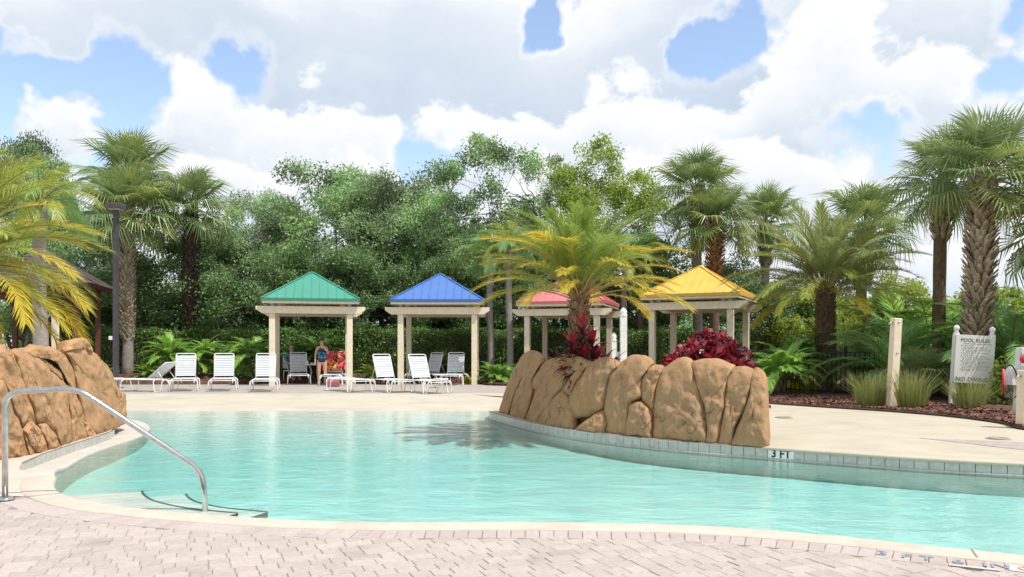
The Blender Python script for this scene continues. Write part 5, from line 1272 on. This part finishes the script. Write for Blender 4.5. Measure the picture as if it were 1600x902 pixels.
sabal(1090, 34.0, 8.0, 1.95, 'fan palm rising highest behind the yellow cabana', tk(.2, .2, -2.6, .36), 4, 36)
sabal(1117, 32.8, 6.5, 1.75, 'fan palm with orange-brown stubby trunk right behind the yellow roof peak', tk(.2, .2, -2.8, .38, 'palm_brown', 'palm_boot_orange'), 5, 36, light=True)
sabal(1196, 36.5, 7.0, 1.9, 'fan palm half hidden behind the right-hand date palm, right of the yellow roof', tk(.2, .2, -2.0, .34), 6, 32)
sabal(1340, 26.0, 5.1, 1.75, 'fan palm directly behind the right-hand date palm with a bulging stubby trunk', tk(.19, .17, -1.9, .38, 'palm_brown', 'palm_boot'), 7, 34, lean=2.5)
sabal(1462, 20.5, 5.55, 1.45, 'fan palm with slim dark trunk and stubby top left of the massive one', tk(.16, .15, -1.55, .29, 'palm_brown', 'palm_boot'), 8, 32, lean=2)
sabal(1523, 18.3, 5.15, 1.55, 'fan palm with the thickest criss-crossed trunk behind the pool rules sign', tk(.24, .24, .9, .345, 'palm_brown', 'palm_boot'), 9, 32, lean=2.2, e1=-34)
sabal(1668, 17.5, 4.15, 1.6, 'fan palm mostly out of frame at the right edge, only leaf tips showing', tk(.22, .22, 1.2, .36), 10, 30)
# date palms
def date_set(L, lm, n, seed, w=.022, gm='date_green', lm2='date_lime', tip='date_yellow'):
    return {'up': [pinnate(L * .95, 42, lm, n, w, gm, 'petiole_green', seed + k, vup=.45, droop=.12) for k in range(2)],
            'mid': [pinnate(L, 62, lm, n, w, gm, 'petiole', seed + 10 + k, vup=.35, droop=.2) for k in range(2)],
            'lime': [pinnate(L, 66, lm, n, w, lm2, 'petiole_orange', seed + 20 + k, tipm=tip, ta=.62, vup=.3, droop=.22) for k in range(2)],
            'yel': [pinnate(L, 58, lm * .9, n, w * 1.1, lm2, 'petiole_orange', seed + 30 + k, tipm='date_yellow', ta=.48 + .15 * k, vup=.3, droop=.22, bare=.38) for k in range(2)]}
def date_palm(X, Y, zb, H, trunk, label, sets, n, seed, e1=-8, s=1., yf=.7, off=0, e0=84, ez=.2, spread=1.15):
    r = empty('date_palm', label, 'palm', (X, Y, zb), 0, 'feather-leaved date palms'); tr, bo = trunk(H)
    ob('trunk', tr, r); 
    if bo: ob('leaf_stubs', bo, r)
    crown(r, [(0, .42, sets['up'] + sets['mid'][:1]), (.3, .82, sets['mid'] + sets['lime']), (.62, 1., sets['lime']), (yf, 1., sets['yel'] * 2)], n, H, e0, e1, seed, s, off, 7, spread, ez); return r
D1 = date_set(2.25, .42, 66, 100, .018, 'date_mid')
date_palm(XatY(905, 13.9), 13.9, .40, 1.72, tk(.13, .13, .3, .17, 'palm_brown', 'palm_boot_orange', 1.5), 'date palm with yellow-tipped spreading fronds planted on the rock island', D1, 66, 21, e1=22, s=.86, yf=.62, off=25, ez=.25, e0=80)
D2 = date_set(2.95, .50, 64, 200, .026, 'date_grey', 'date_grey', 'date_lime')
date_palm(XatY(1290, 23.0), 23.0, .06, 2.75, tk(.25, .21, .15, .27, 'palm_brown', 'palm_brown', 1.5), 'full date palm with stubby dark trunk in the right-hand mulch bed', D2, 72, 22, e1=8, yf=.94, ez=.3)
D3 = date_set(2.5, .46, 64, 300, .022, 'date_lime', 'date_lime')
date_palm(XatY(-78, 12.2), 12.2, .05, 2.45, tk(.2, .18, .2, .22, 'palm_brown', 'palm_boot', 1.3), 'date palm at the left edge whose yellow-green fronds hang over the rocks', D3, 74, 23, e1=-16, s=.90, yf=.9, ez=.25)
# queen-type palms with slim ringed trunks
QN = {'g': [pinnate(2.0, 105, .46, 54, .020, 'date_green', 'petiole_green', 400 + k, vup=-.1, droop=.55) for k in range(2)], 'l': [pinnate(2.0, 100, .46, 54, .020, 'date_lime', 'petiole', 410 + k, vup=-.1, droop=.55) for k in range(2)]}
def queen(px, Y, cz, label, n, seed, s=1., r0=.14, r1=.11, nm='feather_palm', m='palm_grey', zb=.15):
    r = empty(nm, label, 'palm', (XatY(px, Y), Y, zb), 0, 'slim feather palms'); H = cz - zb; tr, _ = bare(r0, r1, m)(H); ob('trunk', tr, r)
    crown(r, [(0, 1, QN['g'] + QN['l'])], n, H, 80, 5, seed, s, spread=1.1, ez=.2); return r
queen(766, 31.0, 4.85, 'slim grey-trunked feather palm right of the blue cabana', 20, 31, .85)
queen(796, 30.6, 5.15, 'slim grey-trunked feather palm left of the red cabana', 22, 32, .85)
queen(976, 33.0, 4.6, 'slim grey-trunked palm behind the tall white fence post', 18, 33, .8)
queen(1000, 33.5, 5.2, 'brown-trunked palm between the red and yellow cabanas', 20, 34, .9, m='palm_brown')
queen(62, 22.0, 5.2, 'smooth grey-trunked palm in front of the brown gazebo', 24, 35, 1.0, .21, .16)

# --- shrubs -------------------------------------------------------------------
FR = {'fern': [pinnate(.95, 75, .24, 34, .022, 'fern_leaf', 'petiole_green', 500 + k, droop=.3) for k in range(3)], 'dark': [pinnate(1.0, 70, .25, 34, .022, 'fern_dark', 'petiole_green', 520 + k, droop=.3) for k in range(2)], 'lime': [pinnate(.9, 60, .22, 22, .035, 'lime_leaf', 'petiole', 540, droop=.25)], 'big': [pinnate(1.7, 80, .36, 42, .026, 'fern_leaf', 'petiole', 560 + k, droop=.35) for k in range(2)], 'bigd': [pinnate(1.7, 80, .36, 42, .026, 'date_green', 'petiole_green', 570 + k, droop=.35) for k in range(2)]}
def feather_shrub(px, Y, z, s, kinds, n, label, seed, nm='feather_shrub', stems=0, hstem=.4, e1=8):
    X = XatY(px, Y); r = empty(nm, label, 'shrub', (X, Y, z), 0, 'feathery shrubs in the beds'); ms = [m for k in kinds for m in FR[k]]; rd = random.Random(seed)
    if stems:
        for k in range(stems):
            a = rd.uniform(0, 6.28); d = rd.uniform(.05, .35) * (stems > 1); h_ = hstem * rd.uniform(.7, 1.2); mb = MB(); b_ = (math.cos(a) * d, math.sin(a) * d); mb.tube([(b_[0] * .4, b_[1] * .4, -.05), (b_[0], b_[1], h_)], [.06 * s, .05 * s], 8); st = mb.build('stem', M['palm_brown'], r, True)
            for i in range(n // stems):
                t_ = (i + .5) / (n // stems); ob('frond', rd.choice(ms), r, (b_[0], b_[1], h_), Euler((rd.uniform(-.3, .3), -R(80 + (e1 - 80) * t_ + rd.uniform(-8, 8)), R(i * 137.5 + a * 57)), 'XYZ'), s * rd.uniform(.85, 1.1))
    else: crown(r, [(0, 1, ms)], n, 0, 80, e1, seed, s, spread=1.2, ez=.05)
    return r
for a in (
 (232, 30.4, .2, .85, ('lime', 'fern'), 26, 'lime green fern beside the pale palm trunks'),
 (268, 31.0, .25, 1.15, ('fern',), 40, 'bright feathery palm shrub behind the first front-facing lounger', 2, .75),
 (312, 30.8, .25, 1.05, ('fern',), 40, 'bright feathery palm shrub behind the gap left of the middle lounger', 2, .7),
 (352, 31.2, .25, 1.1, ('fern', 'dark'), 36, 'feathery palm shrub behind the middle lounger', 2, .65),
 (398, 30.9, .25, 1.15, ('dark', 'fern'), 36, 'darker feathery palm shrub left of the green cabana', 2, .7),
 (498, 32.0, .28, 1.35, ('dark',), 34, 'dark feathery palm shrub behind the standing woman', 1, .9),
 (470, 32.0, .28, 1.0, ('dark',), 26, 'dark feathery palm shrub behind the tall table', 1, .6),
 (583, 29.9, .2, .85, ('fern', 'lime'), 26, 'light green fern between the green and blue cabanas'),
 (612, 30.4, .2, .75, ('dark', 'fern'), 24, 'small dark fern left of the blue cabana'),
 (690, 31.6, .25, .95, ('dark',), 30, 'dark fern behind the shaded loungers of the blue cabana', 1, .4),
 (775, 29.2, .15, .95, ('fern', 'dark'), 40, 'bright leafy fern at the foot of the slim trunks right of the blue cabana'),
 (798, 29.8, .15, .8, ('fern', 'dark'), 26, 'green fern tucked behind the left tip of the island rocks'),
 (1010, 24.5, .08, .9, ('fern', 'dark'), 30, 'green fern behind the island near the tall white post'),
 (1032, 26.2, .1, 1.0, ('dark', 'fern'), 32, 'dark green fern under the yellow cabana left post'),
 (1216, 21.4, .06, 1.15, ('fern',), 64, 'clump of feathery palm stems right of the red shrub', 4, .55),
 (1238, 23.5, .08, 1.1, ('fern', 'dark'), 40, 'feathery palm clump behind the lime shrub', 3, .8),
 (1385, 20.2, .06, 1.15, ('bigd',), 26, 'drooping green feather shrub left of the cream post', 2, .6),
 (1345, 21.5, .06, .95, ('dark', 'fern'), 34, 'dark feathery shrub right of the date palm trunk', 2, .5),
 (1452, 21.8, .1, 1.5, ('big', 'bigd'), 26, 'large arching feather palm shrub behind the small fan palm', 1, 1.0),
 (1408, 24.5, .1, 1.6, ('big', 'bigd'), 26, 'large arching feather palm shrub behind the cream post', 1, 1.1),
 (1560, 20.2, .1, 1.45, ('bigd', 'big'), 34, 'large arching feather palm shrub behind the right side of the sign', 2, 1.0),
 (1595, 18.2, .1, 1.2, ('bigd',), 28, 'dark green feather palm shrub at the right edge behind the net', 2, .9),
 (1500, 22.5, .1, 1.5, ('bigd', 'big'), 30, 'large arching feather palm shrub behind the left side of the sign', 2, .9),
 (20, 15.0, .05, .8, ('dark', 'fern'), 28, 'dark green fern behind the left-hand rocks'),
 (150, 29.8, .2, .9, ('dark',), 24, 'dark fern left of the lamp post'),
):
    feather_shrub(*a[:7], seed=hash(a[0]) % 997, stems=a[7] if len(a) > 7 else 0, hstem=a[8] if len(a) > 8 else .4)
# small fan palm between the post and the sign
r = empty('dwarf_fan_palm', 'small dark fan palm between the cream post and the sign', 'palm', (XatY(1440, 18.6), 18.6, .06)); mb = MB(); mb.tube([(0, 0, -.1), (0, 0, .62)], [.09, .08], 10); mb.build('trunk', M['palm_dark'], r, True)
crown(r, [(0, 1, FAN['g'])], 20, .6, 80, 0, 61, .52, spread=1.1)
r = empty('dwarf_fan_palm', 'small fan palm behind the date palm trunk near the black fence', 'palm', (XatY(1330, 24.5), 24.5, .1)); mb = MB(); mb.tube([(0, 0, -.1), (0, 0, .55)], [.09, .08], 10); mb.build('trunk', M['palm_dark'], r, True)
crown(r, [(0, 1, FAN['g'])], 18, .5, 80, 0, 62, .75, spread=1.1)
# leafy shrubs: lime crotons and low green ground plants
def leafy(nm, px, Y, z, size, n, leaf, mat, label, seed, asp=.45, cat='shrub', up=.3):
    rg = np.random.default_rng(seed); v = rg.normal(size=(n, 3)); v /= np.linalg.norm(v, axis=1, keepdims=True); v[:, 2] = np.abs(v[:, 2]); rad = rg.uniform(.45, 1, n)[:, None] ** .5
    bumpy = np.array([1 + .22 * noise.noise(Vector(q) * 2.4 + Vector((seed, 0, 0))) for q in v])[:, None]
    C = v * rad * bumpy * np.array(size); V, Fq = leaf_cloud(C, leaf, rg, up, v * .9, aspect=asp)
    r = empty(nm, label, cat, (XatY(px, Y), Y, z)); ob('foliage', np_mesh('foliage', V, Fq, M[mat]), r)
    mb = MB(); rd = random.Random(seed)
    for k in range(7): a = rd.uniform(0, 6.28); q = Vector((math.cos(a) * size[0] * .6, math.sin(a) * size[1] * .6, size[2] * rd.uniform(.5, .8))); mb.tube([(0, 0, -.05), q * .5 + Vector((0, 0, .05)), q], [.02, .014, .006], 5)
    mb.build('stems', M['oak_bark'], r); return r
leafy('lime_shrub', 1260, 22.2, .06, (.30, .28, .42), 420, .13, 'lime_leaf', 'yellow-lime leafy shrub beside the date palm trunk', 3)
leafy('lime_shrub', 1236, 22.6, .06, (.28, .25, .24), 300, .11, 'lime_leaf', 'low yellow-lime shrub left of the other lime shrub', 4)
leafy('lime_shrub', 731, 29.0, .03, (.14, .14, .28), 120, .12, 'lime_leaf', 'tiny yellow shrub at the right post of the blue cabana', 5)
leafy('green_shrub', 372, 30.6, .22, (.55, .4, .55), 700, .12, 'fern_leaf', 'rounded green shrub between the middle lounger and the green cabana', 6)
leafy('green_shrub', 1075, 28.0, .05, (.9, .6, .9), 1100, .14, 'oak_leaf_bright', 'bright green shrub seen under the yellow cabana', 8)
leafy('green_shrub', 1195, 27.0, .05, (.9, .7, 1.0), 1100, .14, 'fern_leaf', 'green shrub behind the right post of the yellow cabana', 9)
leafy('green_shrub', 1580, 17.0, .05, (.5, .4, 1.15), 800, .13, 'oak_leaf_bright', 'bright green shrub behind the skimmer net', 10)
# red plants on the island
def blade_plant(nm, X, Y, z, heads, label, mat, tipmat=None, seed=0, L=.42, W=.075, n=26, cat='plant', grp=None):
    r = empty(nm, label, cat, (X, Y, z)); rd = random.Random(seed)
    def leafm(k, m):
        mb = MB(); N = 5; vs = []; fs = []; l = L * rd.uniform(.85, 1.1); bend = rd.uniform(.5, 1.1)
        for i in range(N + 1):
            t_ = i / N; a = -bend * t_ * t_; w = W * math.sin(math.pi * min(.08 + .92 * t_, .995)) ** .7; x_ = l * t_ * math.cos(a * .5); z_ = l * t_ * math.sin(a * .5); vs += [(x_, -w / 2, z_ + w * .18), (x_, 0, z_), (x_, w / 2, z_ + w * .18)]
        for i in range(N): q = 3 * i; fs += [(q, q + 3, q + 4, q + 1), (q + 1, q + 4, q + 5, q + 2)]
        return new_mesh('leaf', vs, fs, M[m], True)
    lm = [leafm(k, mat) for k in range(3)]; tm_ = [leafm(k, tipmat) for k in range(2)] if tipmat else lm
    for (hx, hy, hh) in heads:
        mb = MB(); mb.tube([(hx * .5, hy * .5, -.1), (hx, hy, hh)], [.022, .014], 6); mb.build('stem', M['oak_bark'], r)
        for i in range(n):
            t_ = i / n; z_ = hh * (1 - .62 * t_) if hh > .3 else hh * (1 - t_); el = 78 - 85 * t_ + rd.uniform(-10, 10)
            ob('leaf', rd.choice(tm_ if t_ < .17 and tipmat else lm), r, (hx, hy, z_), Euler((rd.uniform(-.3, .3), -R(el), R(i * 137.5 + rd.uniform(-12, 12))), 'XYZ'), rd.uniform(.8, 1.1))
    return r
ix, iy = XatY(912, 13.45), 13.45
blade_plant('ti_plant', ix, iy, .42, [(-.02, 0, 1.28), (-.20, .05, .95), (.15, .02, 1.02), (.0, -.06, .75), (-.12, .18, .7), (.24, .1, .72)], 'tall dark burgundy ti plant with red tips at the foot of the island palm', 'ti_leaf', 'ti_red', 5, .34, .085, 30)
blade_plant('ti_plant', XatY(946, 13.2), 13.2, .42, [(0, 0, .62), (.14, .03, .5)], 'dark burgundy ti plant with narrow leaves right of the island palm', 'ti_leaf', None, 6, .46, .06, 22)
blade_plant('red_bromeliad', XatY(884, 13.7), 13.7, .44, [(0, 0, .64)], 'bright red rosette plant left of the island palm trunk', 'ti_red', None, 7, .22, .085, 26)
blade_plant('red_bromeliad', XatY(926, 13.1), 13.1, .42, [(0, 0, .58)], 'bright red rosette plant right of the island palm trunk', 'ti_red', None, 8, .20, .08, 24)
blade_plant('ti_plant', XatY(866, 15.0), 15.0, .42, [(0, 0, .70)], 'small dark burgundy plant at the left of the island planting', 'ti_leaf', None, 9, .26, .06, 22)
# copperleaf mound behind the right end of the rocks
def copper(px, Y, z, size, seed, label):
    X = XatY(px, Y); r = empty('copperleaf_shrub', label, 'shrub', (X, Y, z)); rg = np.random.default_rng(seed)
    for m, n, lf in (('copper_leaf', 2100, .125), ('copper_pale', 450, .125)):
        v = rg.normal(size=(n, 3)); v /= np.linalg.norm(v, axis=1, keepdims=True); v[:, 2] = np.abs(v[:, 2]); bumpy = np.array([1 + .25 * noise.noise(Vector(q) * 2.6 + Vector((seed, 0, 0))) for q in v])[:, None]
        C = v * rg.uniform(.5, 1, n)[:, None] ** .4 * bumpy * np.array(size); V, Fq = leaf_cloud(C, lf, rg, .25, v, aspect=.66); ob('foliage', np_mesh('foliage', V, Fq, M[m]), r)
    mb = MB()
    for k in range(8): a = k * .8; q = Vector((math.cos(a) * size[0] * .7, math.sin(a) * size[1] * .7, size[2] * .6)); mb.tube([(0, 0, -.1), q * .5, q], [.025, .018, .008], 5)
    mb.build('stems', M['oak_bark'], r)
copper(1111, 12.25, .42, (.84, .5, 1.04), 41, 'mound of glossy crimson and burgundy copperleaf behind the rock island')
# ornamental grasses
def grass_clump(px, Y, h, n, w, label, seed):
    rd = random.Random(seed); mb = MB()
    for k in range(n):
        a = rd.uniform(0, 6.28); r0 = rd.random() ** .5 * w; b = Vector((math.cos(a) * r0, math.sin(a) * r0, 0)); out = Vector((math.cos(a), math.sin(a), 0)) * rd.uniform(.05, .55) * h * (r0 / w + .25); hh = h * rd.uniform(.55, 1.08); s_ = Vector((-math.sin(a + 1), math.cos(a + 1), 0)) * rd.uniform(.004, .008)
        m_ = b + out * .3 + Vector((0, 0, hh * .6)); tip = b + out + Vector((0, 0, hh)); mb.add([b - s_, b + s_, m_ + s_ * .8, m_ - s_ * .8, tip], [(0, 1, 2, 3), (3, 2, 4)])
    r = empty('grass_clump', label, 'grass', (XatY(px, Y), Y, .03), 0, 'ornamental grass clumps'); mb.build('blades', M['grass_blade'], r)
grass_clump(1361, 17.3, .80, 420, .27, 'clump of tall pale grass left of the cream post', 1)
grass_clump(1422, 16.9, .88, 480, .28, 'clump of tall pale grass right of the cream post', 2)
grass_clump(1515, 16.4, .72, 460, .25, 'clump of tall pale grass in front of the pool rules sign', 3)
